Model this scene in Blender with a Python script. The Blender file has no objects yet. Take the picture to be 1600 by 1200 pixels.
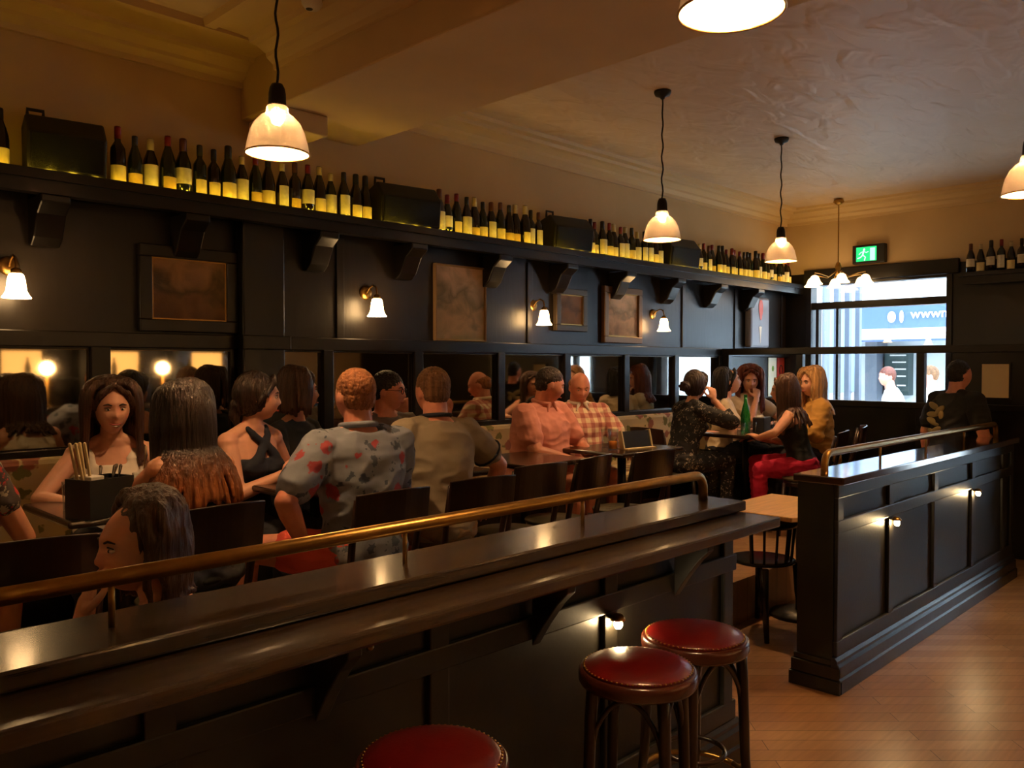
import bpy, bmesh, math, random
from mathutils import Vector, Matrix, Quaternion, noise
R = math.radians
random.seed(7)
sc = bpy.context.scene
COL = sc.collection

# ---------------------------------------------------------------- camera, world, exposure
EYE = 1.65
YAW = 44.7
cam_d = bpy.data.cameras.new('camera'); cam = bpy.data.objects.new('camera', cam_d); COL.objects.link(cam)
cam.location = (0, 0, EYE); cam.rotation_euler = (R(90 - 1.3), 0, R(YAW - 90))
cam_d.sensor_width = 36; cam_d.lens = 1294 / 1600 * 36; cam_d.clip_start = .02; cam_d.clip_end = 200
sc.camera = cam
sc.view_settings.view_transform = 'Standard'; sc.view_settings.look = 'None'
sc.view_settings.exposure = 1.6; sc.view_settings.gamma = 1.0; sc.view_settings.use_curve_mapping = False
w = bpy.data.worlds.new('sky'); sc.world = w; w.use_nodes = True
bgn = w.node_tree.nodes['Background']; bgn.inputs[0].default_value = (.62, .80, 1.0, 1); bgn.inputs[1].default_value = 4.8
LAMP = (1.0, .58, .27)
K_BULB, K_SCONCE = 520.0, 10.0

# ---------------------------------------------------------------- helpers
def lin(c):
    return tuple(((v / 255 + .055) / 1.055) ** 2.4 if v / 255 > .04045 else v / 255 / 12.92 for v in c[:3]) + (1,)

def mat(name, rgb, rough=.6, metal=0., spec=.5, bump=0., bscale=40., var=0., vscale=6., lins=False, sss=0., coat=0., stretch=(1, 1, 1)):
    m = bpy.data.materials.new(name); m.use_nodes = True
    nt = m.node_tree; b = nt.nodes['Principled BSDF']
    col = rgb + (1,) if lins else lin(rgb)
    b.inputs['Base Color'].default_value = col
    b.inputs['Roughness'].default_value = rough; b.inputs['Metallic'].default_value = metal
    b.inputs['Specular IOR Level'].default_value = spec
    if coat: b.inputs['Coat Weight'].default_value = coat; b.inputs['Coat Roughness'].default_value = .12
    if sss:
        b.inputs['Subsurface Weight'].default_value = sss; b.inputs['Subsurface Radius'].default_value = (.012, .005, .003)
    tc = nt.nodes.new('ShaderNodeTexCoord'); mp = nt.nodes.new('ShaderNodeMapping')
    mp.inputs['Scale'].default_value = stretch
    nt.links.new(tc.outputs['Object'], mp.inputs[0])
    if var:
        n = nt.nodes.new('ShaderNodeTexNoise'); n.inputs['Scale'].default_value = vscale; n.inputs['Detail'].default_value = 4
        nt.links.new(mp.outputs[0], n.inputs['Vector'])
        mr = nt.nodes.new('ShaderNodeMapRange'); mr.inputs[1].default_value = .3; mr.inputs[2].default_value = .7
        mr.inputs[3].default_value = 1 - var; mr.inputs[4].default_value = 1 + var
        nt.links.new(n.outputs[0], mr.inputs[0])
        mx = nt.nodes.new('ShaderNodeVectorMath'); mx.operation = 'SCALE'; mx.inputs[0].default_value = col[:3]
        nt.links.new(mr.outputs[0], mx.inputs['Scale']); nt.links.new(mx.outputs[0], b.inputs['Base Color'])
    if bump:
        n2 = nt.nodes.new('ShaderNodeTexNoise'); n2.inputs['Scale'].default_value = bscale; n2.inputs['Detail'].default_value = 5
        nt.links.new(mp.outputs[0], n2.inputs['Vector'])
        bp = nt.nodes.new('ShaderNodeBump'); bp.inputs['Strength'].default_value = bump; bp.inputs['Distance'].default_value = .01
        nt.links.new(n2.outputs[0], bp.inputs['Height']); nt.links.new(bp.outputs[0], b.inputs['Normal'])
    return m

def emit(name, rgb, strength):
    m = bpy.data.materials.new(name); m.use_nodes = True; nt = m.node_tree; nt.nodes.clear()
    e = nt.nodes.new('ShaderNodeEmission'); e.inputs[0].default_value = rgb + (1,); e.inputs[1].default_value = strength
    o = nt.nodes.new('ShaderNodeOutputMaterial'); nt.links.new(e.outputs[0], o.inputs[0])
    return m

def thin_glass(name, tint=(1, 1, 1), gloss=.08, rough=0.0):
    m = bpy.data.materials.new(name); m.use_nodes = True; nt = m.node_tree; nt.nodes.clear()
    t = nt.nodes.new('ShaderNodeBsdfTransparent'); t.inputs[0].default_value = tint + (1,)
    g = nt.nodes.new('ShaderNodeBsdfGlossy'); g.inputs['Roughness'].default_value = rough
    lw = nt.nodes.new('ShaderNodeLayerWeight'); pw = nt.nodes.new('ShaderNodeMath'); pw.operation = 'POWER'; pw.inputs[1].default_value = 4.0; nt.links.new(lw.outputs['Facing'], pw.inputs[0])
    f = nt.nodes.new('ShaderNodeMath'); f.operation = 'MULTIPLY_ADD'; f.inputs[1].default_value = .85; f.inputs[2].default_value = .04; nt.links.new(pw.outputs[0], f.inputs[0])
    mx = nt.nodes.new('ShaderNodeMixShader'); o = nt.nodes.new('ShaderNodeOutputMaterial')
    nt.links.new(f.outputs[0], mx.inputs[0]); nt.links.new(t.outputs[0], mx.inputs[1]); nt.links.new(g.outputs[0], mx.inputs[2]); nt.links.new(mx.outputs[0], o.inputs[0])
    return m

def frame_of(d):
    d = Vector(d).normalized()
    a = Vector((0, 0, 1)) if abs(d.z) < .9 else Vector((1, 0, 0))
    u = d.cross(a).normalized(); v = d.cross(u).normalized()
    return u, v

class MB:
    def __init__(s): s.v = []; s.f = []; s.mi = []
    def add(s, vs, fs, mi=0):
        n = len(s.v); s.v += [Vector(p) for p in vs]; s.f += [tuple(i + n for i in f) for f in fs]; s.mi += [mi] * len(fs); return s
    def box(s, x0, x1, y0, y1, z0, z1, mi=0, M=None):
        vs = [Vector((x, y, z)) for x in (x0, x1) for y in (y0, y1) for z in (z0, z1)]
        if M: vs = [M @ p for p in vs]
        return s.add(vs, [(0, 1, 3, 2), (4, 6, 7, 5), (0, 4, 5, 1), (2, 3, 7, 6), (0, 2, 6, 4), (1, 5, 7, 3)], mi)
    def tube(s, pts, rad, n=10, mi=0, caps=True, flat=1.0):
        pts = [Vector(p) for p in pts]; m = len(pts)
        if not hasattr(rad, '__len__'): rad = [rad] * m
        u = None; rings = []
        for i, p in enumerate(pts):
            d = (pts[min(i + 1, m - 1)] - pts[max(i - 1, 0)]).normalized()
            if u is None: u, v = frame_of(d)
            else:
                u = (u - d * u.dot(d)); u = u.normalized() if u.length > 1e-6 else frame_of(d)[0]
                v = d.cross(u).normalized()
            rings.append((p, d, u.copy(), v.copy(), rad[i]))
        if caps:   # rounded ends
            def cap(r, sgn):
                p, d, uu, vv, rr = r; out = []
                for a in (75, 45, 20):
                    out.append((p + d * sgn * rr * math.sin(R(a)), d, uu, vv, rr * math.cos(R(a))))
                return out
            rings = cap(rings[0], -1) + rings + list(reversed(cap(rings[-1], 1)))
        vs = []; fs = []
        for p, d, uu, vv, rr in rings:
            for k in range(n):
                a = 2 * math.pi * k / n; vs.append(p + uu * math.cos(a) * rr + vv * math.sin(a) * rr * flat)
        for i in range(len(rings) - 1):
            for k in range(n):
                k2 = (k + 1) % n; fs.append((i * n + k, i * n + k2, (i + 1) * n + k2, (i + 1) * n + k))
        fs.append(tuple(reversed(range(n)))); fs.append(tuple((len(rings) - 1) * n + k for k in range(n)))
        return s.add(vs, fs, mi)
    def lathe(s, prof, c=(0, 0, 0), n=24, mi=0, close=True, M=None):
        vs = []; fs = []; c = Vector(c)
        for r, z in prof:
            for k in range(n):
                a = 2 * math.pi * k / n; p = Vector((r * math.cos(a), r * math.sin(a), z))
                vs.append(c + (M @ p if M else p))
        m = len(prof)
        for i in range(m - 1):
            for k in range(n):
                k2 = (k + 1) % n; fs.append((i * n + k, i * n + k2, (i + 1) * n + k2, (i + 1) * n + k))
        if close:
            fs.append(tuple(reversed(range(n)))); fs.append(tuple((m - 1) * n + k for k in range(n)))
        return s.add(vs, fs, mi)
    def ell(s, c, r, M=None, n=16, mi=0):
        c = Vector(c); vs = []; fs = []; h = n // 2
        for i in range(1, h):
            t = math.pi * i / h
            for k in range(n):
                a = 2 * math.pi * k / n
                p = Vector((r[0] * math.sin(t) * math.cos(a), r[1] * math.sin(t) * math.sin(a), r[2] * math.cos(t)))
                vs.append(c + (M @ p if M else p))
        top = len(vs); p = Vector((0, 0, r[2])); vs.append(c + (M @ p if M else p)); p = -p; vs.append(c + (M @ p if M else p))
        for i in range(h - 2):
            for k in range(n):
                k2 = (k + 1) % n; fs.append((i * n + k, (i + 1) * n + k, (i + 1) * n + k2, i * n + k2))
        for k in range(n):
            k2 = (k + 1) % n; fs.append((top, k, k2)); fs.append((top + 1, (h - 2) * n + k2, (h - 2) * n + k))
        return s.add(vs, fs, mi)
    def prism(s, poly, axis, a0, a1, mi=0):
        """poly: 2-d outline; axis 0/1/2 = extrusion axis; outline in the two other axes in order"""
        def P(q, t):
            l = list(q); l.insert(axis, t); return l
        n = len(poly); vs = [P(q, a0) for q in poly] + [P(q, a1) for q in poly]
        fs = [tuple(range(n)), tuple(reversed(range(n, 2 * n)))] + [(i, n + i, n + (i + 1) % n, (i + 1) % n) for i in range(n)]
        return s.add(vs, fs, mi)
    def loft(s, rings, mi=0):
        n = len(rings[0]); vs = [p for r in rings for p in r]; fs = []
        for i in range(len(rings) - 1):
            for k in range(n):
                k2 = (k + 1) % n; fs.append((i * n + k, i * n + k2, (i + 1) * n + k2, (i + 1) * n + k))
        fs.append(tuple(reversed(range(n)))); fs.append(tuple((len(rings) - 1) * n + k for k in range(n)))
        return s.add(vs, fs, mi)
    def mesh(s, name, mats, smooth=False):
        me = bpy.data.meshes.new(name); me.from_pydata([tuple(p) for p in s.v], [], s.f)
        for m in (mats if isinstance(mats, (list, tuple)) else [mats]): me.materials.append(m)
        bm = bmesh.new(); bm.from_mesh(me); bmesh.ops.recalc_face_normals(bm, faces=bm.faces)
        for f, i in zip(bm.faces, s.mi): f.material_index = i; f.smooth = smooth
        bm.to_mesh(me); bm.free()
        return me
    def build(s, name, mats, parent=None, smooth=False, bevel=0., loc=None):
        o = bpy.data.objects.new(name, s.mesh(name, mats, smooth)); COL.objects.link(o)
        if parent: o.parent = parent
        if loc: o.location = loc
        if bevel:
            b = o.modifiers.new('bevel', 'BEVEL'); b.width = bevel; b.segments = 2; b.limit_method = 'ANGLE'; b.angle_limit = R(40)
        if smooth and bevel: pass
        return o

def box(x0, x1, y0, y1, z0, z1): return MB().box(x0, x1, y0, y1, z0, z1)

def tag(o, label=None, cat=None, group=None, kind=None):
    if label: o['label'] = label
    if cat: o['category'] = cat
    if group: o['group'] = group
    if kind: o['kind'] = kind
    return o

def thing(name, label, cat, loc=(0, 0, 0), rz=0., group=None, kind=None):
    o = bpy.data.objects.new(name, None); COL.objects.link(o); o.empty_display_size = .1
    o.location = loc; o.rotation_euler = (0, 0, rz)
    return tag(o, label, cat, group, kind)

def struct(name, mb, m, **k):
    o = mb.build(name, m, **k); o['kind'] = 'structure'; return o

def link_mesh(name, me, parent=None, loc=(0, 0, 0), rz=0.):
    o = bpy.data.objects.new(name, me); COL.objects.link(o); o.parent = parent; o.location = loc; o.rotation_euler = (0, 0, rz); return o

def dup(root, loc, rz, label=None, group=None):
    def cp(o, p):
        c = o.copy(); COL.objects.link(c); c.parent = p
        for ch in o.children: cp(ch, c)
        return c
    r = cp(root, None); r.location = loc; r.rotation_euler = (0, 0, rz)
    if label: r['label'] = label
    if group: r['group'] = group
    return r

# ---------------------------------------------------------------- materials
M = {}
M['panel'] = mat('dark_panel_paint', (32, 26, 21), .36, bump=.12, bscale=8, var=.12, vscale=3, stretch=(4, 4, .6))
M['joinery'] = mat('black_joinery', (21, 17, 14), .32, bump=.05, bscale=30)
M['partition'] = mat('partition_paint', (27, 24, 19), .42, bump=.05, bscale=60, var=.1)
M['counter'] = mat('dark_varnished_wood', (54, 39, 25), .27, bump=.06, bscale=25, var=.25, vscale=4, stretch=(1, 14, 14), coat=.3)
M['counter_gloss'] = mat('polished_dark_wood', (70, 48, 30), .09, bump=.02, bscale=12, var=.2, vscale=4, stretch=(1, 14, 14), coat=1.0, spec=1.0)
M['brass'] = mat('worn_brass', (172, 134, 72), .34, metal=1, bump=.04, bscale=80, var=.12, vscale=20)
M['plaster'] = mat('cream_plaster', (206, 178, 132), .8, bump=.1, bscale=5, var=.06, vscale=2)
M['ceiling'] = mat('trowelled_ceiling', (206, 182, 156), .5, bump=.0, var=.05, vscale=2)
def ceiling_mat():
    m = M['ceiling']; nt = m.node_tree; b = nt.nodes['Principled BSDF']
    tc = nt.nodes.new('ShaderNodeTexCoord'); mp = nt.nodes.new('ShaderNodeMapping'); mp.inputs['Rotation'].default_value = (0, 0, R(-45)); mp.inputs['Scale'].default_value = (1.0, 2.4, 1)
    vo = nt.nodes.new('ShaderNodeTexNoise'); vo.inputs['Scale'].default_value = 2.6; vo.inputs['Detail'].default_value = 2; vo.inputs['Distortion'].default_value = .6
    st = nt.nodes.new('ShaderNodeMapRange'); st.inputs[1].default_value = .40; st.inputs[2].default_value = .66
    bp = nt.nodes.new('ShaderNodeBump'); bp.inputs['Strength'].default_value = .5; bp.inputs['Distance'].default_value = .02
    nt.links.new(tc.outputs['Object'], mp.inputs[0]); nt.links.new(mp.outputs[0], vo.inputs['Vector']); nt.links.new(vo.outputs[0], st.inputs[0])
    nt.links.new(st.outputs[0], bp.inputs['Height']); nt.links.new(bp.outputs[0], b.inputs['Normal'])
ceiling_mat()
M['trim'] = mat('painted_cornice', (208, 180, 134), .55)
M['black'] = mat('matt_black', (22, 20, 18), .5)
M['gloss_black'] = mat('gloss_black', (18, 15, 13), .25)
M['chair'] = mat('dark_stained_chair_wood', (44, 26, 17), .28, var=.15, vscale=12, stretch=(1, 1, .2))
M['tabletop'] = mat('dark_table_top', (54, 36, 24), .22, var=.2, vscale=5, stretch=(8, 1, 1))
M['tablelight'] = mat('oak_table_top', (232, 188, 128), .28, var=.15, vscale=5, stretch=(1, 8, 1))
M['iron'] = mat('cast_iron', (26, 24, 22), .4, metal=.3)
M['red_leather'] = mat('red_leather', (92, 9, 9), .3, bump=.06, bscale=120, var=.1, coat=.15)
M['stool_wood'] = mat('mahogany_stool_rim', (70, 30, 17), .25)
M['steel'] = mat('polished_steel', (200, 200, 200), .2, metal=1)
M['olive_seat'] = mat('olive_vinyl_seat', (66, 62, 40), .45)
M['mirror'] = mat('antique_mirror', (190, 186, 176), .035, metal=1, var=.05, vscale=3)
M['paper'] = mat('aged_paper', (214, 196, 150), .8)
M['white'] = mat('white_cotton', (225, 218, 205), .8)
M['glass'] = thin_glass('window_glass')
M['tumbler'] = thin_glass('clear_drinking_glass', (.93, .95, .95))
M['beer'] = mat('amber_beer', (215, 130, 40), .2)
M['reddrink'] = mat('red_drink', (225, 35, 30), .2)
M['green_glass'] = mat('green_bottle_glass', (35, 150, 60), .08, spec=.8)
M['green_glass'].node_tree.nodes['Principled BSDF'].inputs['Transmission Weight'].default_value = .6
M['bulb'] = emit('bulb_glow', LAMP, K_BULB)
M['opal'] = emit('lit_opal_glass', (1.0, .60, .25), K_SCONCE)
M['led'] = emit('amber_led', (1.0, .62, .03), 26.0)
M['steplight'] = emit('step_light_lens', (1.0, .70, .34), 120.0)

def wood_floor():
    m = mat('plank_floor', (150, 104, 62), .33, bump=0); nt = m.node_tree; b = nt.nodes['Principled BSDF']
    tc = nt.nodes.new('ShaderNodeTexCoord'); mp = nt.nodes.new('ShaderNodeMapping'); mp.inputs['Rotation'].default_value = (0, 0, R(45.3))
    br = nt.nodes.new('ShaderNodeTexBrick'); br.inputs['Scale'].default_value = 1; br.inputs['Brick Width'].default_value = 1.1; br.inputs['Row Height'].default_value = .095
    br.inputs['Mortar Size'].default_value = .0015; br.inputs['Color1'].default_value = lin((190, 150, 110)); br.inputs['Color2'].default_value = lin((168, 122, 82)); br.inputs['Mortar'].default_value = lin((40, 25, 14))
    br.offset = .37; br.inputs['Bias'].default_value = -.1
    mp2 = nt.nodes.new('ShaderNodeMapping'); mp2.inputs['Rotation'].default_value = (0, 0, R(45.3)); mp2.inputs['Scale'].default_value = (2, 30, 1)
    n = nt.nodes.new('ShaderNodeTexNoise'); n.inputs['Scale'].default_value = 2; n.inputs['Detail'].default_value = 5
    mx = nt.nodes.new('ShaderNodeMix'); mx.data_type = 'RGBA'; mx.blend_type = 'MULTIPLY'; mx.inputs[0].default_value = .5
    nt.links.new(tc.outputs['Object'], mp.inputs[0]); nt.links.new(tc.outputs['Object'], mp2.inputs[0]); nt.links.new(mp.outputs[0], br.inputs[0]); nt.links.new(mp2.outputs[0], n.inputs['Vector'])
    nt.links.new(br.outputs[0], mx.inputs[6]); nt.links.new(n.outputs[0], mx.inputs[7]); nt.links.new(mx.outputs[2], b.inputs['Base Color'])
    return m
M['floor'] = wood_floor()

def shade_glass():
    m = bpy.data.materials.new('prismatic_glass_shade'); m.use_nodes = True; nt = m.node_tree; nt.nodes.clear()
    o = nt.nodes.new('ShaderNodeOutputMaterial')
    tr = nt.nodes.new('ShaderNodeBsdfTransparent'); tr.inputs[0].default_value = (.9, .85, .75, 1)
    tl = nt.nodes.new('ShaderNodeBsdfTranslucent'); tl.inputs[0].default_value = (.85, .6, .42, 1)
    df = nt.nodes.new('ShaderNodeBsdfDiffuse'); df.inputs[0].default_value = (.8, .72, .6, 1)
    gl = nt.nodes.new('ShaderNodeBsdfGlossy'); gl.inputs['Roughness'].default_value = .15
    m1 = nt.nodes.new('ShaderNodeMixShader'); m1.inputs[0].default_value = .996; nt.links.new(tl.outputs[0], m1.inputs[1]); nt.links.new(df.outputs[0], m1.inputs[2])
    m2 = nt.nodes.new('ShaderNodeMixShader'); m2.inputs[0].default_value = .12; nt.links.new(m1.outputs[0], m2.inputs[1]); nt.links.new(gl.outputs[0], m2.inputs[2])
    n = nt.nodes.new('ShaderNodeTexNoise'); n.inputs['Scale'].default_value = 90; n.inputs['Detail'].default_value = 3
    tc = nt.nodes.new('ShaderNodeTexCoord'); nt.links.new(tc.outputs['Object'], n.inputs['Vector'])
    mr = nt.nodes.new('ShaderNodeMapRange'); mr.inputs[1].default_value = .4; mr.inputs[2].default_value = .65; mr.inputs[3].default_value = .997; mr.inputs[4].default_value = .965
    nt.links.new(n.outputs[0], mr.inputs[0])
    m3 = nt.nodes.new('ShaderNodeMixShader'); nt.links.new(mr.outputs[0], m3.inputs[0]); nt.links.new(tr.outputs[0], m3.inputs[1]); nt.links.new(m2.outputs[0], m3.inputs[2])
    nt.links.new(m3.outputs[0], o.inputs[0])
    return m
M['shade'] = shade_glass()

def pattern(name, base, spots, scale, thr, rough=.8, bump=.25):
    """cloth with blotches: spots = list of (rgb, seed)"""
    m = mat(name, base, rough, bump=bump, bscale=14); nt = m.node_tree; b = nt.nodes['Principled BSDF']
    tc = nt.nodes.new('ShaderNodeTexCoord'); cur = None
    for i, (rgb, seed, sc_) in enumerate(spots):
        mp = nt.nodes.new('ShaderNodeMapping'); mp.inputs['Location'].default_value = (seed, seed * 1.7, seed * .6)
        n0 = nt.nodes.new('ShaderNodeTexNoise'); n0.inputs['Scale'].default_value = scale * sc_ * 2.5; n0.inputs['Detail'].default_value = 2
        ad = nt.nodes.new('ShaderNodeMix'); ad.data_type = 'RGBA'; ad.blend_type = 'LINEAR_LIGHT'; ad.inputs[0].default_value = .04
        vo = nt.nodes.new('ShaderNodeTexVoronoi'); vo.inputs['Scale'].default_value = scale * sc_
        nt.links.new(tc.outputs['Object'], mp.inputs[0]); nt.links.new(mp.outputs[0], n0.inputs['Vector']); nt.links.new(mp.outputs[0], ad.inputs[6]); nt.links.new(n0.outputs[1], ad.inputs[7])
        nt.links.new(ad.outputs[2], vo.inputs['Vector'])
        lt = nt.nodes.new('ShaderNodeMapRange'); lt.inputs[1].default_value = thr; lt.inputs[2].default_value = thr + .05; lt.inputs[3].default_value = 1; lt.inputs[4].default_value = 0
        nt.links.new(vo.outputs['Distance'], lt.inputs[0])
        # only some cells
        sp = nt.nodes.new('ShaderNodeSeparateColor'); nt.links.new(vo.outputs['Color'], sp.inputs[0])
        g = nt.nodes.new('ShaderNodeMath'); g.operation = 'GREATER_THAN'; g.inputs[1].default_value = .30; nt.links.new(sp.outputs[0], g.inputs[0])
        mu = nt.nodes.new('ShaderNodeMath'); mu.operation = 'MULTIPLY'; nt.links.new(lt.outputs[0], mu.inputs[0]); nt.links.new(g.outputs[0], mu.inputs[1])
        mx = nt.nodes.new('ShaderNodeMix'); mx.data_type = 'RGBA'; nt.links.new(mu.outputs[0], mx.inputs[0])
        if cur is None: mx.inputs[6].default_value = lin(base)
        else: nt.links.new(cur, mx.inputs[6])
        mx.inputs[7].default_value = lin(rgb); cur = mx.outputs[2]
    nt.links.new(cur, b.inputs['Base Color'])
    return m
M['floral'] = pattern('grey_floral_shirt', (128, 134, 146), [((72, 82, 96), 3.1, 1.6), ((160, 62, 66), 0.7, 1.0)], 9, .30)
M['darkfloral'] = pattern('black_floral_blouse', (26, 25, 27), [((150, 140, 128), 1.2, 1.0)], 26, .26)
M['banquette'] = pattern('leaf_print_fabric', (205, 186, 140), [((120, 118, 62), 1.3, 1.0), ((150, 92, 70), 4.1, .8)], 9, .33, bump=.05)
M['redfloral'] = pattern('red_floral_dress', (60, 50, 45), [((170, 40, 35), 1.3, 1.0), ((150, 140, 120), 4.1, 1.3)], 16, .33)

def plaid():
    m = mat('plaid_shirt', (200, 150, 130), .8, bump=.2, bscale=14); nt = m.node_tree; b = nt.nodes['Principled BSDF']
    tc = nt.nodes.new('ShaderNodeTexCoord'); sp = nt.nodes.new('ShaderNodeSeparateXYZ'); nt.links.new(tc.outputs['Object'], sp.inputs[0])
    outs = []
    for ax in (0, 2):
        mu = nt.nodes.new('ShaderNodeMath'); mu.operation = 'MULTIPLY'; mu.inputs[1].default_value = 84; nt.links.new(sp.outputs[ax], mu.inputs[0])
        si = nt.nodes.new('ShaderNodeMath'); si.operation = 'SINE'; nt.links.new(mu.outputs[0], si.inputs[0])
        mr = nt.nodes.new('ShaderNodeMapRange'); mr.inputs[1].default_value = -.2; mr.inputs[2].default_value = .2; nt.links.new(si.outputs[0], mr.inputs[0]); outs.append(mr.outputs[0])
    ad = nt.nodes.new('ShaderNodeMath'); ad.operation = 'ADD'; nt.links.new(outs[0], ad.inputs[0]); nt.links.new(outs[1], ad.inputs[1])
    cr = nt.nodes.new('ShaderNodeValToRGB'); cr.color_ramp.interpolation = 'CONSTANT'
    e = cr.color_ramp.elements; e[0].color = lin((240, 222, 186)); e[1].position = .25; e[1].color = lin((214, 160, 138)); x = e.new(.82); x.color = lin((184, 108, 98))
    dv = nt.nodes.new('ShaderNodeMath'); dv.operation = 'MULTIPLY'; dv.inputs[1].default_value = .5; nt.links.new(ad.outputs[0], dv.inputs[0]); nt.links.new(dv.outputs[0], cr.inputs[0]); nt.links.new(cr.outputs[0], b.inputs['Base Color'])
    return m
M['plaid'] = plaid()
M['skin'] = mat('fair_skin', (226, 168, 138), .5, sss=.12, var=.05, vscale=25)
M['skin_pink'] = mat('ruddy_skin', (222, 150, 122), .5, sss=.12, var=.07, vscale=25)
M['skin_tan'] = mat('tanned_skin', (200, 140, 106), .5, sss=.12, var=.05, vscale=25)
def hairmat(name, rgb, rough=.42):
    return mat(name, rgb, rough, bump=.9, bscale=60, var=.35, vscale=22, stretch=(2.2, 2.2, .16))
M['h_dark'] = hairmat('dark_brown_hair', (44, 26, 17)); M['h_brown'] = hairmat('brown_hair', (70, 42, 26)); M['h_red'] = hairmat('auburn_hair', (108, 52, 32))
M['h_blond'] = hairmat('blond_hair', (186, 142, 90)); M['h_ginger'] = hairmat('short_ginger_hair', (158, 100, 58), .7); M['h_black'] = hairmat('black_hair', (24, 17, 13)); M['h_mouse'] = hairmat('light_brown_hair', (120, 84, 52), .7)
def ombre():
    m = hairmat('dark_to_copper_hair', (60, 38, 24)); nt = m.node_tree; b = nt.nodes['Principled BSDF']
    tc = nt.nodes.new('ShaderNodeTexCoord'); sp = nt.nodes.new('ShaderNodeSeparateXYZ'); nt.links.new(tc.outputs['Object'], sp.inputs[0])
    cr = nt.nodes.new('ShaderNodeMapRange'); cr.inputs[1].default_value = 1.06; cr.inputs[2].default_value = .9; nt.links.new(sp.outputs[2], cr.inputs[0])
    n = nt.nodes.new('ShaderNodeTexNoise'); n.inputs['Scale'].default_value = 14; mp = nt.nodes.new('ShaderNodeMapping'); mp.inputs['Scale'].default_value = (2.5, 2.5, .2); nt.links.new(tc.outputs['Object'], mp.inputs[0]); nt.links.new(mp.outputs[0], n.inputs['Vector'])
    mu = nt.nodes.new('ShaderNodeMath'); mu.operation = 'MULTIPLY'; mu.use_clamp = True; nt.links.new(cr.outputs[0], mu.inputs[0]); m2 = nt.nodes.new('ShaderNodeMath'); m2.operation = 'MULTIPLY'; m2.inputs[1].default_value = 1.5; nt.links.new(n.outputs[0], m2.inputs[0]); nt.links.new(m2.outputs[0], mu.inputs[1])
    mx = nt.nodes.new('ShaderNodeMix'); mx.data_type = 'RGBA'; mx.inputs[6].default_value = lin((42, 27, 18)); mx.inputs[7].default_value = lin((170, 98, 48)); nt.links.new(mu.outputs[0], mx.inputs[0]); nt.links.new(mx.outputs[2], b.inputs['Base Color'])
    return m
M['h_ombre'] = ombre()
def cloth(name, rgb, bump=.35): return mat(name, rgb, .85, bump=bump, bscale=9, var=.06, vscale=4)
M['c_white'] = cloth('white_top', (232, 222, 205)); M['c_navy'] = cloth('navy_top', (30, 34, 46)); M['c_black'] = cloth('black_cloth', (22, 20, 20)); M['c_olive'] = cloth('olive_grey_polo', (150, 136, 112), .5)
M['c_pink'] = cloth('salmon_pink_shirt', (220, 146, 128), .5); M['c_coral'] = cloth('coral_shorts', (214, 84, 66)); M['c_mustard'] = cloth('mustard_blouse', (206, 156, 76), .6); M['c_magenta'] = cloth('magenta_trousers', (190, 18, 66))
M['c_denim'] = cloth('dark_trousers', (40, 42, 50)); M['c_khaki'] = cloth('khaki_shorts', (150, 120, 80)); M['c_grey'] = cloth('grey_top', (110, 100, 92)); M['c_cream'] = cloth('cream_top', (224, 205, 172))
M['eye_white'] = mat('eye_white', (225, 215, 205), .25); M['iris'] = mat('dark_iris', (40, 24, 14), .15); M['lip'] = mat('lip', (176, 82, 70), .4); M['brow'] = mat('eyebrow_hair', (48, 32, 22), .8); M['teeth'] = mat('teeth', (235, 225, 208), .3)

# ---------------------------------------------------------------- room shell
X0, XE, YW, YR, H = -4.0, 9.55, 4.75, -4.2, 3.5
struct('floor', box(X0, XE, YR, YW, -.1, 0), M['floor'])
struct('floor_raised', box(X0, 8.0, 2.66, YW - .001, 0.001, .28), M['floor'])
struct('ceiling', box(X0 - .1, XE + .1, YR - .1, YW + .1, H, H + .1), M['ceiling'])
wl = thing('wall_left', None, None, kind='structure')
box(X0, XE, YW, YW + .12, 2.56, H).build('plaster', M['plaster'], wl)
box(X0, XE, YW, YW + .12, 0, 2.56).build('panelling', M['panel'], wl)
struct('wall_right', box(X0, XE, YR - .12, YR, 0, H), M['plaster'])
struct('wall_near', box(X0 - .12, X0, YR, YW, 0, H), M['plaster'])
# end wall with openings: (y0,y1,z0,z1)
OPN = [(2.87, 4.48, .75, 2.62), (.05, 1.72, .35, 2.45)]
def wall_with_openings(zlo, zhi, name, m, par):
    ys = sorted({YR, YW} | {o[0] for o in OPN} | {o[1] for o in OPN})
    for y0, y1 in zip(ys, ys[1:]):
        segs = [(zlo, zhi)]
        for o in OPN:
            if y0 >= o[0] - 1e-6 and y1 <= o[1] + 1e-6:
                segs = [(zlo, min(zhi, o[2])), (max(zlo, o[3]), zhi)]
        for a, b in segs:
            if b > a + 1e-4: box(XE, XE + .16, y0, y1, a, b).build(name, m, par)
we = thing('wall_end', None, None, kind='structure')
wall_with_openings(0, 2.74, 'panelling', M['joinery'], we)
wall_with_openings(2.74, H, 'plaster', M['plaster'], we)

# pilaster and beam
struct('trim_1', box(2.40, 2.68, 4.64, YW, 0, 2.56), M['joinery'], bevel=.01)
struct('trim_2', box(2.50, 2.78, 4.30, YW, 3.02, 3.14), M['plaster'], bevel=.01)
struct('trim_3', box(2.45, 3.3, YR, YW, 3.14, H), M['plaster'], bevel=.01)
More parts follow.
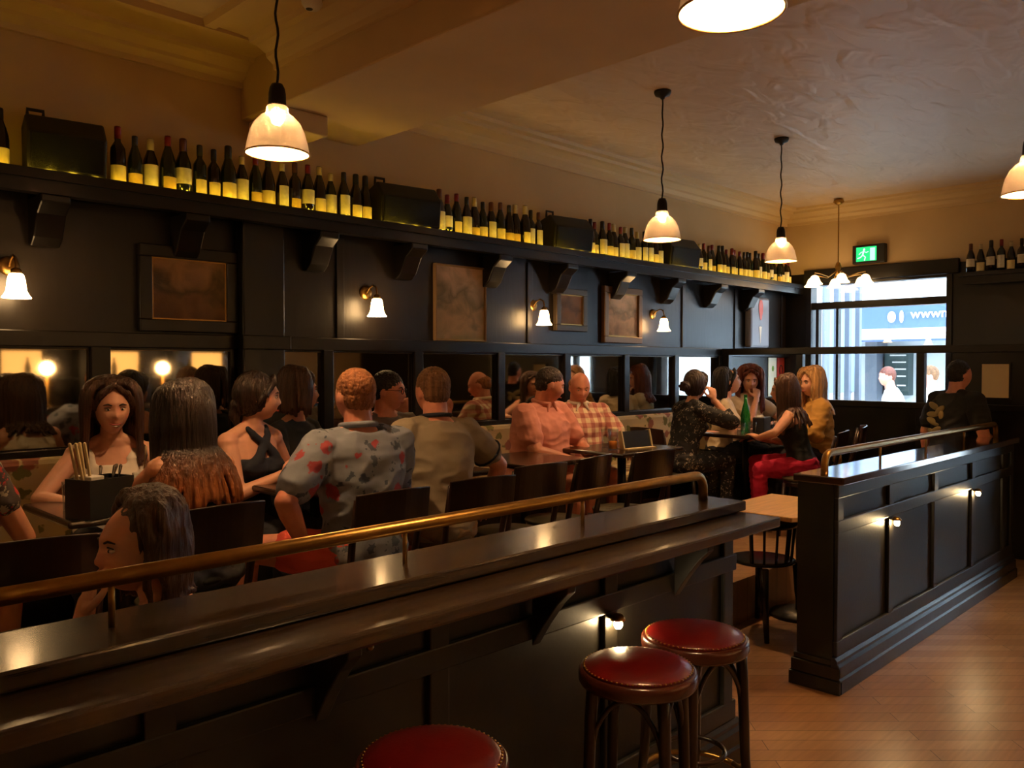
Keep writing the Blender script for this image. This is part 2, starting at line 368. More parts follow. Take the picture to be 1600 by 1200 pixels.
# cornices: profile (offset from wall, z)
PROF = [(0, 3.33), (.025, 3.33), (.03, 3.36), (.07, 3.39), (.075, 3.41), (.13, 3.44), (.17, 3.445), (.18, 3.47), (.24, 3.475), (.25, 3.5), (0, 3.5)]
PROFB = PROF[:-2] + [(.36, 3.478), (.37, 3.46), (.43, 3.46), (.44, 3.5), (0, 3.5)]
k = 4
def cornice(n, prof, axis, base, sgn, a0, a1):
    mb = MB(); poly = [(base + sgn * d, z) for d, z in prof]
    mb.prism(poly, axis, a0, a1)
    struct('trim_%d' % n, mb, M['trim'])
cornice(4, PROFB, 0, YW, -1, X0, 2.45)
cornice(5, PROF, 0, YW, -1, 3.3, XE)
cornice(6, PROF, 1, XE, -1, YR, YW)
cornice(7, PROFB, 1, 2.45, -1, YR, YW - .44)

# upper panelling on the wall: flat boards with battens and the mirror rail
b = MB().box(X0, 2.40, 4.70, YW, 1.745, 1.83)
struct('trim_8', b, M['joinery'], bevel=.006)
struct('trim_9', MB().box(2.68, XE, 4.70, YW, 1.745, 1.83), M['joinery'], bevel=.006)
struct('trim_10', MB().box(2.38, 2.70, 4.60, 4.64, 1.745, 1.83), M['joinery'], bevel=.006)
struct('baseboard_left', MB().box(X0, 8.0, 4.70, YW, 1.16, 1.215), M['joinery'], bevel=.004)

# ---------------------------------------------------------------- mirrors set between posts under the rail
spans = [(-.3, .60), (.66, 1.56), (1.66, 2.36), (2.70, 3.0), (3.06, 3.75), (3.83, 4.59), (4.67, 5.40), (5.47, 6.24), (6.32, 7.08), (7.15, 7.93)]
pos_words = ['nearest the camera', 'behind the condiment caddy', 'behind the smiling woman in white', 'just past the pilaster', 'behind the floral shirted man', 'behind the olive polo man', 'behind the pink shirted man', 'behind the plaid shirted man', 'beside the bun haired woman', 'nearest the glazed screen']
prev = None
for (a, c), wd in zip(spans, pos_words):
    t = thing('wall_mirror', 'dark framed mirror pane in the wall band, ' + wd, 'mirror', ((a + c) / 2, 4.742, 1.215), group='mirror panes along the panelled wall')
    h = (c - a) / 2
    MB().box(-h, h, -.006, 0, 0.005, .525).build('glass', M['mirror'], t)
    fv = [(-h - .02, 0), (h + .02, 0), (h + .02, .53), (-h - .02, .53), (-h + .004, .006), (h - .004, .006), (h - .004, .519), (-h + .004, .519)]
    f = MB().add([(x, y, z) for y in (-.022, 0) for x, z in fv], [q for k in range(4) for q in ((k, (k + 1) % 4, 4 + (k + 1) % 4, 4 + k), (8 + k, 12 + k, 12 + (k + 1) % 4, 8 + (k + 1) % 4), (k, 8 + k, 8 + (k + 1) % 4, (k + 1) % 4), (4 + k, 4 + (k + 1) % 4, 12 + (k + 1) % 4, 12 + k))])
    f.build('frame', M['joinery'], t)
    MB().box(-h, h, -.018, 0, .518, .53).build('bead', M['brass'] if a < 9 else M['joinery'], t)
for i, x in enumerate((.63, 1.61, 3.03, 3.79, 4.63, 5.435, 6.28, 7.115, 7.965)):
    struct('trim_%d' % (20 + i), box(x - (.038 if x > 2 else .05), x + (.038 if x > 2 else .05), 4.695, YW, 1.21, 1.75), M['joinery'], bevel=.004)
# vertical battens on the upper panelling
for i, x in enumerate((3.15, 5.0, 7.3, 8.35, 9.45)):
    struct('trim_%d' % (40 + i), box(x - .03, x + .03, 4.735, YW, 1.83, 2.5), M['panel'], bevel=.004)

# ---------------------------------------------------------------- wine shelf
SZ = 2.60
sh = thing('wine_shelf', 'long black wall shelf carrying the row of wine bottles under amber light', 'shelf', (0, 0, SZ))
MB().box(X0, XE, 4.50, YW, -.035, 0).build('shelf_board', M['joinery'], sh)
MB().box(X0, XE, 4.53, 4.60, -.10, -.035).build('apron', M['joinery'], sh)
MB().box(X0, XE, 4.505, 4.513, 0, .012).build('lip', M['joinery'], sh)
for x in (-.25, .55, 1.35, 2.08, 2.94, 3.67, 4.52, 5.31, 6.13, 6.95, 7.75, 8.54):
    poly = [(4.53, -.10), (4.75, -.10), (4.75, -.34), (4.71, -.34), (4.66, -.30), (4.60, -.19), (4.53, -.14)]
    MB().prism(poly, 0, x - .07, x + .07).build('bracket', M['joinery'], sh, bevel=.008)
led = MB()
x = -1.0
while x < 9.4:
    y = 4.517
    led.box(x, x + .03, y, y + .006, .001, .006); x += .105
led.build('amber_light_strip', M['led'], sh)

# bottles
def bottle_profile(kind):
    if kind == 0: return [(.032, 0), (.0375, .006), (.0375, .175), (.036, .195), (.026, .215), (.0155, .232), (.0145, .295), (.0165, .297), (.0165, .305), (.013, .306)]
    if kind == 1: return [(.035, 0), (.0405, .006), (.0405, .15), (.037, .175), (.028, .21), (.018, .24), (.0145, .265), (.0145, .292), (.0165, .294), (.0165, .301), (.013, .302)]
    return [(.037, 0), (.043, .006), (.043, .16), (.038, .19), (.025, .225), (.018, .25), (.016, .295), (.019, .298), (.019, .31), (.014, .312)]
BG = [mat('dark_green_bottle_glass', (20, 26, 14), .12, spec=.7), mat('brown_black_bottle_glass', (22, 13, 9), .12, spec=.7)]
BC = {'dark red': mat('red_foil', (120, 14, 16), .35), 'black': mat('black_foil', (20, 16, 14), .4), 'cream': mat('cream_foil', (196, 180, 140), .5), 'brown': mat('brown_foil', (88, 44, 22), .4)}
BL = [mat('cream_label', (226, 208, 150), .8, var=.06, vscale=40), mat('white_label', (222, 214, 190), .8, var=.08, vscale=60), mat('old_gold_label', (200, 172, 96), .8, var=.1, vscale=30)]
bmesh_cache = {}
def bmesh_get(key, fn):
    if key not in bmesh_cache: bmesh_cache[key] = fn()
    return bmesh_cache[key]
def label_mesh(r, z0, z1, m):
    mb = MB(); n = 12; vs = []
    for k in range(n + 1):
        a = R(-90 - 78 + 156 * k / n)
        for z in (z0, z1): vs.append((math.cos(a) * (r + .0006), math.sin(a) * (r + .0006), z))
    fs = [(2 * k, 2 * k + 2, 2 * k + 3, 2 * k + 1) for k in range(n)]
    mb.add(vs, fs); return mb.mesh('label', m, True)
ordn = ['first', 'second', 'third', 'fourth', 'fifth', 'sixth', 'seventh', 'eighth', 'ninth', 'tenth', 'eleventh', 'twelfth', 'thirteenth', 'fourteenth', 'fifteenth', 'sixteenth', 'seventeenth', 'eighteenth', 'nineteenth', 'twentieth', 'twenty-first', 'twenty-second', 'twenty-third', 'twenty-fourth', 'twenty-fifth', 'twenty-sixth', 'twenty-seventh', 'twenty-eighth', 'twenty-ninth', 'thirtieth']
def bottle(x, y, z, rz, where, group, rnd):
    kd = rnd.choice([0, 1, 1, 2]); g = rnd.randrange(2); cap = rnd.choice(['dark red', 'dark red', 'black', 'cream', 'brown', 'black'])
    lt = rnd.choices(['low cream', 'tall white', 'high white', 'gold'], [6, 2, 1.5, 1.5])[0]
    s = rnd.uniform(.93, 1.05)
    r = (.0375, .0405, .043)[kd]
    span = {'low cream': (.012, .105), 'tall white': (.03, .155), 'high white': (.062, .148), 'gold': (.012, .085)}[lt]
    lm = {'low cream': BL[0], 'tall white': BL[1], 'high white': BL[1], 'gold': BL[2]}[lt]
    me = bmesh_get(('b', kd, g), lambda: MB().lathe(bottle_profile(kd), n=20).mesh('wine_bottle', BG[g], True))
    o = link_mesh('wine_bottle', me, None, (x, y, z), rz); o.scale = (s, s, s)
    tag(o, 'wine bottle with %s capsule, %s label, %s' % (cap, lt, where), 'bottle', group)
    link_mesh('label', bmesh_get(('l', kd, lt), lambda: label_mesh(r, span[0], span[1], lm)), o, rz=0)
    hz = .306 if kd == 0 else (.302 if kd == 1 else .312)
    link_mesh('capsule', bmesh_get(('c', kd, cap), lambda: MB().lathe([(.0168 if kd < 2 else .0205, hz - .062 if kd < 2 else hz - .075), (.0168 if kd < 2 else .0195, hz - .004), (.0150, hz + .003)], n=16).mesh('capsule', BC[cap], True)), o)
spk = [(1.23, 1.62), (3.36, 3.86), (5.10, 5.56), (6.78, 7.24)]
spn = ['first', 'second', 'third', 'fourth']
rnd = random.Random(5); x = .78; idx = 0; seg = 0
while x < 9.42:
    hit = [i for i, (a, c) in enumerate(spk) if a - .045 < x < c + .045]
    if hit:
        seg = hit[0] + 1; idx = 0; x = spk[hit[0]][1] + .055; continue
    y = 4.61
    wh = ('%s before first speaker' % ordn[idx]) if seg == 0 else ('%s past %s speaker' % (ordn[idx], spn[seg - 1]))
    bottle(x, y + rnd.uniform(-.012, .02), SZ, R(rnd.uniform(-25, 25)), wh, 'wine bottles on the long wall shelf', rnd)
    idx += 1; x += rnd.uniform(.086, .092)
def speaker(x0, x1, label):
    c = (x0 + x1) / 2; wd = (x1 - x0) / 2
    t = thing('shelf_speaker', label, 'speaker', (c, 4.63, SZ), R(-8), group='black speakers on the wine shelf')
    poly = [(-.10, .012), (.07, .012), (.09, .26), (-.04, .30), (-.125, .20)]
    MB().prism(poly, 0, -wd + .01, wd - .02).build('cabinet', M['black'], t, bevel=.012)
    Mx = Matrix.Rotation(R(0), 4, 'X')
    g = MB().prism([(-.105, .03), (-.127, .195), (-.134, .19), (-.112, .028)], 0, -wd + .03, wd - .04); g.build('grille', mat('speaker_grille', (14, 13, 12), .8, bump=.6, bscale=400), t)
    kb = MB(); kb.tube([(-wd + .03, .02, .29), (-wd + .03, .02, .335), (-wd + .10, .02, .335), (-wd + .10, .02, .29)], .010, 8); kb.build('mounting_bracket', M['black'], t, smooth=True)
speaker(spk[0][0], spk[0][1], 'black angled loudspeaker on the wine shelf, first of four, near the brick red capsules')
speaker(spk[1][0], spk[1][1], 'black angled loudspeaker on the wine shelf just past the pilaster and big pendant')
speaker(spk[2][0], spk[2][1], 'black angled loudspeaker on the wine shelf above the two small framed pictures')
speaker(spk[3][0], spk[3][1], 'black angled loudspeaker on the wine shelf, the one closest to the window wall')
# end wall shelf
es = thing('end_wall_shelf', 'short black shelf of wine bottles on the end wall beside the window', 'shelf', (0, 0, SZ))
MB().box(9.30, XE, YR, 2.74, -.04, 0).build('shelf_board', M['joinery'], es)
MB().box(9.36, 9.42, YR, 2.72, -.12, -.04).build('apron', M['joinery'], es)
rnd = random.Random(11); y = 2.66; i = 0
while y > 1.72:
    bottle(9.40 + rnd.uniform(-.01, .02), y, SZ, R(-90 + rnd.uniform(-20, 20)), '%s on end wall shelf from window' % ordn[i], 'wine bottles on the end wall shelf', rnd)
    i += 1; y -= rnd.uniform(.088, .094)

# ---------------------------------------------------------------- pictures
def painting_mat(name, cols, scale, seed):
    m = mat(name, cols[0], .7, bump=.15, bscale=120); nt = m.node_tree; b = nt.nodes['Principled BSDF']
    tc = nt.nodes.new('ShaderNodeTexCoord'); mp = nt.nodes.new('ShaderNodeMapping'); mp.inputs['Location'].default_value = (seed, seed, seed)
    n = nt.nodes.new('ShaderNodeTexNoise'); n.inputs['Scale'].default_value = scale; n.inputs['Detail'].default_value = 5; n.inputs['Distortion'].default_value = .6
    sp = nt.nodes.new('ShaderNodeSeparateXYZ'); nt.links.new(tc.outputs['Generated'], sp.inputs[0])
    nt.links.new(tc.outputs['Object'], mp.inputs[0]); nt.links.new(mp.outputs[0], n.inputs['Vector'])
    a = nt.nodes.new('ShaderNodeMath'); a.operation = 'MULTIPLY_ADD'; a.inputs[1].default_value = .62; nt.links.new(sp.outputs[2], a.inputs[0])
    s2 = nt.nodes.new('ShaderNodeMath'); s2.operation = 'MULTIPLY_ADD'; s2.inputs[1].default_value = .9; s2.inputs[2].default_value = -.2; nt.links.new(n.outputs[0], s2.inputs[0]); nt.links.new(s2.outputs[0], a.inputs[2])
    cr = nt.nodes.new('ShaderNodeValToRGB'); e = cr.color_ramp.elements
    e[0].position = .2; e[0].color = lin(cols[0]); e[1].position = .85; e[1].color = lin(cols[-1])
    for i, c in enumerate(cols[1:-1]):
        x = e.new(.3 + .42 * (i + 1) / (len(cols) - 1)); x.color = lin(c)
    nt.links.new(a.outputs[0], cr.inputs[0]); nt.links.new(cr.outputs[0], b.inputs['Base Color'])
    return m
def picture(x, z, wd, ht, label, fm, fw, canvas, depth=.03, yb=YW):
    t = thing('framed_picture', label, 'picture', (x, yb, z - ht / 2))
    MB().box(-wd / 2, wd / 2, -depth * .6, -.002, 0, ht).build('canvas', canvas, t)
    if fw:
        f = MB()
        for (a, c, d, e) in ((-wd / 2 - fw, wd / 2 + fw, ht, ht + fw), (-wd / 2 - fw, wd / 2 + fw, -fw, 0), (-wd / 2 - fw, -wd / 2, -.001, ht + .001), (wd / 2, wd / 2 + fw, -.001, ht + .001)):
            f.box(a, c, -depth, -.002, d, e)
        f.build('frame', fm, t, bevel=.006)
        # slim inner gilt slip
        g = MB(); s = .008
        for (a, c, d, e) in ((-wd / 2, wd / 2, ht - s, ht), (-wd / 2, wd / 2, 0, s), (-wd / 2, -wd / 2 + s, s, ht - s), (wd / 2 - s, wd / 2, s, ht - s)):
            g.box(a, c, -depth * .75, -depth * .55, d, e)
        g.build('inner_slip', M['brass'] if fw < .09 else fm, t)
    return t
picture(2.11, 2.085, .44, .35, 'brown landscape painting in a wide dark frame before the pilaster', M['joinery'], .07, painting_mat('murky_landscape', [(110, 80, 46), (136, 102, 60), (104, 86, 50), (180, 140, 88)], 6, 2), .05)
picture(4.22, 2.12, .50, .56, 'tall unframed pale canvas of a misty hillside and trees', mat('canvas_edge', (150, 118, 82), .7), 0.008, painting_mat('misty_hillside', [(140, 132, 88), (186, 156, 112), (132, 120, 84), (222, 186, 146)], 5, 7), .04)
picture(5.50, 2.13, .30, .26, 'small square dark picture in a silver frame beside a wall lamp', mat('tarnished_silver_frame', (84, 70, 54), .4, metal=.5), .055, painting_mat('dim_interior_study', [(120, 90, 60), (140, 104, 74), (96, 74, 52), (150, 112, 80)], 7, 3), .05)
picture(6.24, 2.115, .46, .40, 'larger landscape picture in an antique bronze frame between two wall lamps', mat('bronze_frame', (110, 78, 50), .35, metal=.6), .06, painting_mat('golden_trees', [(160, 128, 92), (214, 170, 126), (156, 130, 94), (240, 204, 160)], 8, 5), .05)
t = thing('wall_sign', 'pale rounded light box sign with a red and white drink motif', 'sign', (8.76, YW, 1.83))
MB().box(-.22, .22, -.09, -.003, .02, .60).build('box', mat('pale_sign_face', (150, 150, 160), .3), t, bevel=.03)
MB().lathe([(.0, 0), (.02, .02), (.045, .10), (.05, .18), (.03, .23), (0.0, .24)], c=(0, -.094, .33), n=20, M=Matrix.Diagonal((1, .06, 1, 1)).to_3x3()).build('red_shape', mat('sign_red', (230, 90, 60), .4), t, smooth=True)
MB().lathe([(.0, 0), (.006, .02), (.012, .08), (.035, .20), (.0, .205)], c=(-.01, -.094, .06), n=20, M=Matrix.Diagonal((1, .06, 1, 1)).to_3x3()).build('white_shape', mat('sign_white', (240, 225, 200), .4), t, smooth=True)
t = thing('wall_poster', 'tall cream poster with a small green emblem beyond the glazed screen', 'poster', (9.21, YW, 1.28))
MB().box(-.10, .10, -.008, -.002, 0, .46).build('sheet', mat('cream_poster', (240, 232, 200), .6), t)
MB().ell((.01, -.009, .33), (.028, .002, .035)).build('emblem', mat('green_emblem', (120, 165, 50), .6), t, smooth=True)
t = thing('wall_notice', 'red notice with an oval black ring and white band beyond the screen', 'sign', (9.42, YW, 1.38))
MB().box(-.09, .09, -.008, -.002, 0, .36).build('sheet', mat('red_notice', (205, 60, 45), .5), t)
ring = MB(); pts = [(.035 * math.cos(2 * math.pi * k / 20), -.010, .21 + .06 * math.sin(2 * math.pi * k / 20)) for k in range(21)]
ring.tube(pts, .006, 6, caps=False); ring.build('ring', M['black'], t, smooth=True)
MB().box(-.085, .085, -.0095, -.008, .02, .08).build('white_band', M['white'], t)

# ---------------------------------------------------------------- wall lamps
def sconce(x, label):
    t = thing('wall_lamp', label, 'lamp', (x, YW, 1.98), group='brass wall lamps with bell glass shades')
    MB().lathe([(.0, 0), (.05, .0), (.048, .012), (.03, .02), (.0, .022)], c=(0, 0, .17), M=Matrix.Rotation(R(90), 3, 'X'), n=20).build('backplate', M['brass'], t, smooth=True)
    a = [(0, -.02, .17), (0, -.05, .20), (0, -.09, .215), (0, -.125, .20), (0, -.135, .165), (0, -.135, .14)]
    MB().tube(a, .0065, 8).build('arm', M['brass'], t, smooth=True)
    MB().lathe([(.012, .15), (.024, .14), (.026, .115), (.0, .112)], c=(0, -.135, 0), n=16).build('gallery', M['brass'], t, smooth=True)
    prof = [(.026, .122), (.033, .116), (.040, .09), (.043, .06), (.047, .035), (.057, .015), (.066, .004), (.064, .0), (.052, .016), (.043, .04), (.038, .07), (.03, .105), (.022, .118)]
    MB().lathe(prof, c=(0, -.135, 0), n=28, close=False).build('glass_shade', M['opal'], t, smooth=True)
    return t
sconce(1.19, 'lit bell shade wall lamp beside the brown landscape painting, partly out of frame')
sconce(3.36, 'lit bell shade wall lamp alone between pilaster and tall unframed canvas')
sconce(5.04, 'lit bell shade wall lamp beside the small silver framed picture')
sconce(6.76, 'lit bell shade wall lamp between bronze framed picture and rounded sign')
sconce(-.95, 'lit bell shade wall lamp outside the picture near the camera')

# ---------------------------------------------------------------- pendants
def pendant(x, y, label):
    t = thing('pendant_lamp', label, 'lamp', (x, y, 2.50), group='glass dome pendant lamps')
    prof = [(.126, 0), (.124, .012), (.118, .045), (.108, .085), (.090, .122), (.066, .148), (.046, .160), (.042, .185), (.036, .195)]
    MB().lathe(prof, n=40, close=False).build('glass_shade', M['shade'], t, smooth=True)
    ringp = [(.126 * math.cos(2 * math.pi * k / 32), .126 * math.sin(2 * math.pi * k / 32), 0) for k in range(33)]
    MB().tube(ringp, .0035, 6, caps=False).build('rim', M['brass'], t, smooth=True)
    MB().lathe([(.0, .28), (.022, .278), (.030, .262), (.034, .24), (.036, .195), (.041, .19), (.0, .188)], n=20).build('lamp_holder', M['black'], t, smooth=True)
    MB().ell((0, 0, .150), (.030, .030, .036), n=16).build('bulb', M['bulb'], t, smooth=True)
    zt = H - 2.50
    pts = [(0.004 * math.sin(i * 1.1), .004 * math.cos(i * 1.3), .27 + (zt - .30) * i / 24) for i in range(25)]
    MB().tube(pts, .0055, 8).build('cord', M['black'], t, smooth=True)
    MB().lathe([(.012, zt - .055), (.02, zt - .04), (.05, zt - .03), (.058, zt - .012), (.058, zt - .001)], n=24).build('ceiling_rose', M['black'], t, smooth=True)
pendant(1.72, 3.03, 'lit glass dome pendant hanging in front of the pilaster, largest fully seen')
pendant(4.72, 3.24, 'lit glass dome pendant hanging over the pink shirted man')
pendant(6.38, 3.22, 'lit glass dome pendant hanging above the group of women')
pendant(1.80, 1.04, 'lit glass dome pendant cut off by the top edge of the picture')
pendant(4.75, 1.08, 'lit glass dome pendant half cut off above the partition walkway')
for px_, py_ in ((1.8, -1.2), (4.7, -1.2), (7.2, -1.2), (-1.2, 1.0), (-1.28, 3.03), (-1.2, -1.2)):  # dining-row one is unseen, added to brighten the woman by the rail
    pendant(px_, py_, 'unseen lit glass dome pendant outside the picture')
# chandelier
t = thing('chandelier', 'multi arm chandelier with glowing bell shades in front of the window', 'lamp', (9.12, 3.92, 2.50))
MB().lathe([(.012, 1.0), (.05, .985), (.06, .96), (.02, .93), (.0, .93)], n=16).build('ceiling_rose', M['brass'], t, smooth=True)
MB().tube([(0, 0, .95), (0, 0, .28)], .007, 8).build('stem', M['brass'], t, smooth=True)
MB().lathe([(.0, .30), (.02, .29), (.035, .24), (.02, .19), (.03, .15), (.0, .13)], n=16).build('hub', M['brass'], t, smooth=True)
M['opal_dim'] = emit('chandelier_glass_glow', (1.0, .60, .25), 3.2)
for i in range(6):
    a = R(30 + 60 * i); c, s = math.cos(a), math.sin(a); rr = .30
    MB().tube([(c * .02, s * .02, .20), (c * .12, s * .12, .13), (c * .22, s * .22, .16), (c * rr, s * rr, .17), (c * rr, s * rr, .14)], .006, 8).build('arm', M['brass'], t, smooth=True)
    MB().lathe([(.02, .14), (.04, .125), (.055, .09), (.062, .07), (.085, .045), (.083, .04), (.05, .07), (.04, .11), (.018, .13)], c=(c * rr, s * rr, 0), n=20, close=False).build('glass_shade', M['opal_dim'], t, smooth=True)
# smoke detector
t = thing('smoke_detector', 'small round white smoke detector with dark vents on the near ceiling', 'detector', (2.25, 3.62, H - .085))
MB().lathe([(.0, 0), (.035, .0), (.05, .02), (.055, .049)], n=24).build('housing', M['white'], t, smooth=True)
MB().lathe([(.0, -.004), (.016, -.003), (.018, .001)], c=(-.01, .01, 0), n=12).build('sensor_vent', M['black'], t)

# ---------------------------------------------------------------- end window, exit sign, screen
def window(n, y0, y1, z0, z1, muls, transom):
    t = thing('window_%d' % n, None, None, (XE, 0, 0), kind='structure')
    f = .06
    fr = MB()
    fr.box(-.02, .14, y0, y0 + f, z0, z1); fr.box(-.02, .14, y1 - f, y1, z0, z1); fr.box(-.02, .14, y0 + f, y1 - f, z0, z0 + f); fr.box(-.02, .14, y0 + f, y1 - f, z1 - .03, z1)
    fr.build('window_frame', M['joinery'], t, bevel=.004)
    if transom: MB().box(0, .12, y0 + f, y1 - f, transom - .04, transom + .04).build('transom', M['joinery'], t)
    for y, wd in muls:
        MB().box(.02, .10, y - wd, y + wd, z0 + f, (transom - .04) if transom else z1 - .03).build('mullion', M['joinery'], t)
    MB().box(.055, .061, y0 + f, y1 - f, z0 + f, z1 - .03).build('glass', M['glass'], t)
window(1, 2.87, 4.48, .75, 2.62, [(4.36, .018), (4.12, .014)], 2.35)
window(2, .05, 1.72, .35, 2.45, [(.88, .03)], 2.0)
struct('trim_60', MB().box(XE - .05, XE, 2.80, YW - .25, 2.62, 2.78), M['joinery'], bevel=.01)
t = thing('exit_sign', 'green lit running figure exit sign in a black box above the window', 'sign', (XE, 3.74, 2.80))
MB().box(-.075, -.002, -.19, .17, 0, .21).build('case', M['black'], t, bevel=.006)
MB().box(-.079, -.075, -.10, .125, .025, .185).build('lit_panel', emit('exit_green', (.03, .75, .2), .45), t)
ps = MB().box(-.0795, -.079, -.085, -.03, .03, .17); ps.build('door_pictogram', emit('exit_white', (.4, 1, .6), .6), t)
fig = MB(); X_ = -.082
fig.ell((X_, .035, .155), (.003, .014, .014), n=10); fig.tube([(X_, .04, .14), (X_, .05, .095)], .009, 6); fig.tube([(X_, .05, .095), (X_, .02, .07), (X_, .03, .035)], .007, 6); fig.tube([(X_, .05, .095), (X_, .075, .07), (X_, .105, .06)], .007, 6); fig.tube([(X_, .04, .135), (X_, .01, .12), (X_, -.01, .13)], .005, 6); fig.tube([(X_, .04, .135), (X_, .07, .125), (X_, .09, .105)], .005, 6)
fig.build('running_figure', emit('exit_figure', (.5, 1, .65), .6), t)

XS = 8.03
t = thing('glazed_screen', 'black timber screen with clear panes dividing the dining area from the window', 'screen', (XS, 0, 0))
for y in (4.66, 3.83, 2.67, 1.15):
    MB().box(-.035, .035, y - .035, y + .035, 0, 1.76).build('post', M['joinery'], t, bevel=.004)
MB().box(-.045, .045, 1.08, 4.70, 1.76, 1.83).build('top_rail', M['joinery'], t, bevel=.006)
MB().box(-.04, .04, 1.115, 4.695, 1.25, 1.31).build('middle_rail', M['joinery'], t, bevel=.006)
for a, c in ((1.185, 2.635), (2.705, 3.795), (3.865, 4.625)):
    MB().box(-.015, .015, a, c, 0, 1.25).build('lower_panel', M['joinery'], t)
for a, c in ((2.705, 3.795), (3.865, 4.625)):
    MB().box(-.003, .003, a, c, 1.31, 1.76).build('glass_pane', M['glass'], t)
MB().box(-.012, .012, 1.185, 2.40, 1.31, 1.76).build('upper_panel', M['joinery'], t)
MB().box(-.003, .003, 2.40, 2.635, 1.31, 1.76).build('glass_pane', M['glass'], t)
t = thing('framed_notice', 'blank cream sheet in a slim frame on the screen behind the black T-shirt man', 'notice', (XS - .012, 2.06, 1.37))
MB().box(-.012, -.003, -.105, .105, .0, .29).build('sheet', M['paper'], t)
f = MB()
for a, c, d, e in ((-.12, .12, -.015, 0), (-.12, .12, .29, .305), (-.12, -.105, 0, .29), (.105, .12, 0, .29)): f.box(-.016, -.001, a, c, d, e)
f.build('frame', M['joinery'], t)

# ---------------------------------------------------------------- street outside
struct('ground', box(XE + .16, 60, -30, 40, -.12, -.02), mat('pale_pavement', (190, 186, 178), .8))
facade = mat('blue_shopfront', (70, 92, 140), .6); stonew = mat('pale_rendered_wall', (214, 214, 210), .8); steelc = mat('grey_door_steel', (96, 104, 116), .4)
sb = thing('shop_building', 'shopfront across the street with blue fascia, white lettering and white awning', 'building', (18.0, 0, 0))
box(0, 6, 3.0, 8.6, 2.42, 2.95).build('fascia', facade, sb)
box(.1, 6, -8, 18, 2.95, 9).build('upper_wall', stonew, sb)
box(.9, 6, -8, 18, 0, 2.95).build('shop_wall', mat('interior_of_shop', (205, 212, 215), .6), sb)
MB().prism([(0, 2.42), (0, 2.36), (-1.1, 2.16), (-1.1, 2.22)], 1, 3.0, 8.6).build('awning', mat('white_awning', (250, 250, 250), .7), sb)
box(-1.12, -1.08, 3.0, 8.6, 2.12, 2.16).build('awning_edge', facade, sb)
box(.3, .9, 7.0, 7.25, 0, 2.36).build('pillar', steelc, sb)
box(.6, .9, 6.45, 6.95, 1.0, 1.95).build('menu_board', mat('dark_menu_board', (40, 60, 60), .5), sb)
for z in (1.85, 1.7, 1.55, 1.4, 1.2): box(.58, .6, 6.5, 6.88 - (z * 37 % .2), z, z + .03).build('menu_line', stonew, sb)
box(.3, .9, 2.6, 4.6, .9, 1.7).build('window_display', stonew, sb)
def text_mesh(body, size, extr):
    cu = bpy.data.curves.new('txt', 'FONT'); cu.body = body; cu.size = size; cu.extrude = extr
    o = bpy.data.objects.new('txt', cu); COL.objects.link(o); dg = bpy.context.evaluated_depsgraph_get()
    me = bpy.data.meshes.new_from_object(o.evaluated_get(dg)); bpy.data.objects.remove(o); return me
me = text_mesh('wwwnu.fs', .27, .015); me.materials.append(mat('white_lettering', (255, 255, 255), .5))
o = bpy.data.objects.new('lettering', me); COL.objects.link(o); o.parent = sb; o.location = (-.03, 6.20, 2.62); o.rotation_euler = (R(90), 0, R(-90))
MB().ell((-.03, 6.58, 2.66), (.02, .085, .12)).build('fascia_emblem', stonew, sb, smooth=True)
MB().ell((-.03, 6.38, 2.66), (.02, .045, .13)).build('fascia_emblem', stonew, sb, smooth=True)
sb2 = thing('stone_building', 'pale stone building with grey columns on the side street corner', 'building', (12.7, 5.75, 0))
box(0, 1.5, 0, 10, 0, 8).build('walls', stonew, sb2)
for i in range(3): box(-.10, 0, .05 + i * .5, .13 + i * .5, 0, 5).build('column', steelc, sb2)
for i in range(4): box(.1 + i * .42, .2 + i * .42, -.08, 0, 0, 5).build('column', steelc, sb2)
for i in range(3): box(.26 + i * .42, .46 + i * .42, -.03, 0, 1.2, 2.6).build('window_pane', mat('street_window', (120, 140, 165), .3), sb2)
box(-.05, 0, .2, .5, 1.2, 2.2).build('window_pane', mat('dull_orange_pane', (180, 120, 70), .4), sb2)
t = thing('cafe_table', 'silver pavement table outside the window', 'table', (13.2, 5.1, -.02))
MB().lathe([(.0, .72), (.33, .72), (.33, .745), (.0, .75)], n=24).build('table_top', M['steel'], t); MB().tube([(0, 0, .02), (0, 0, .72)], .03, 10).build('column', M['steel'], t); MB().lathe([(.0, 0), (.22, 0), (.2, .02), (.0, .03)], n=20).build('base', M['steel'], t)

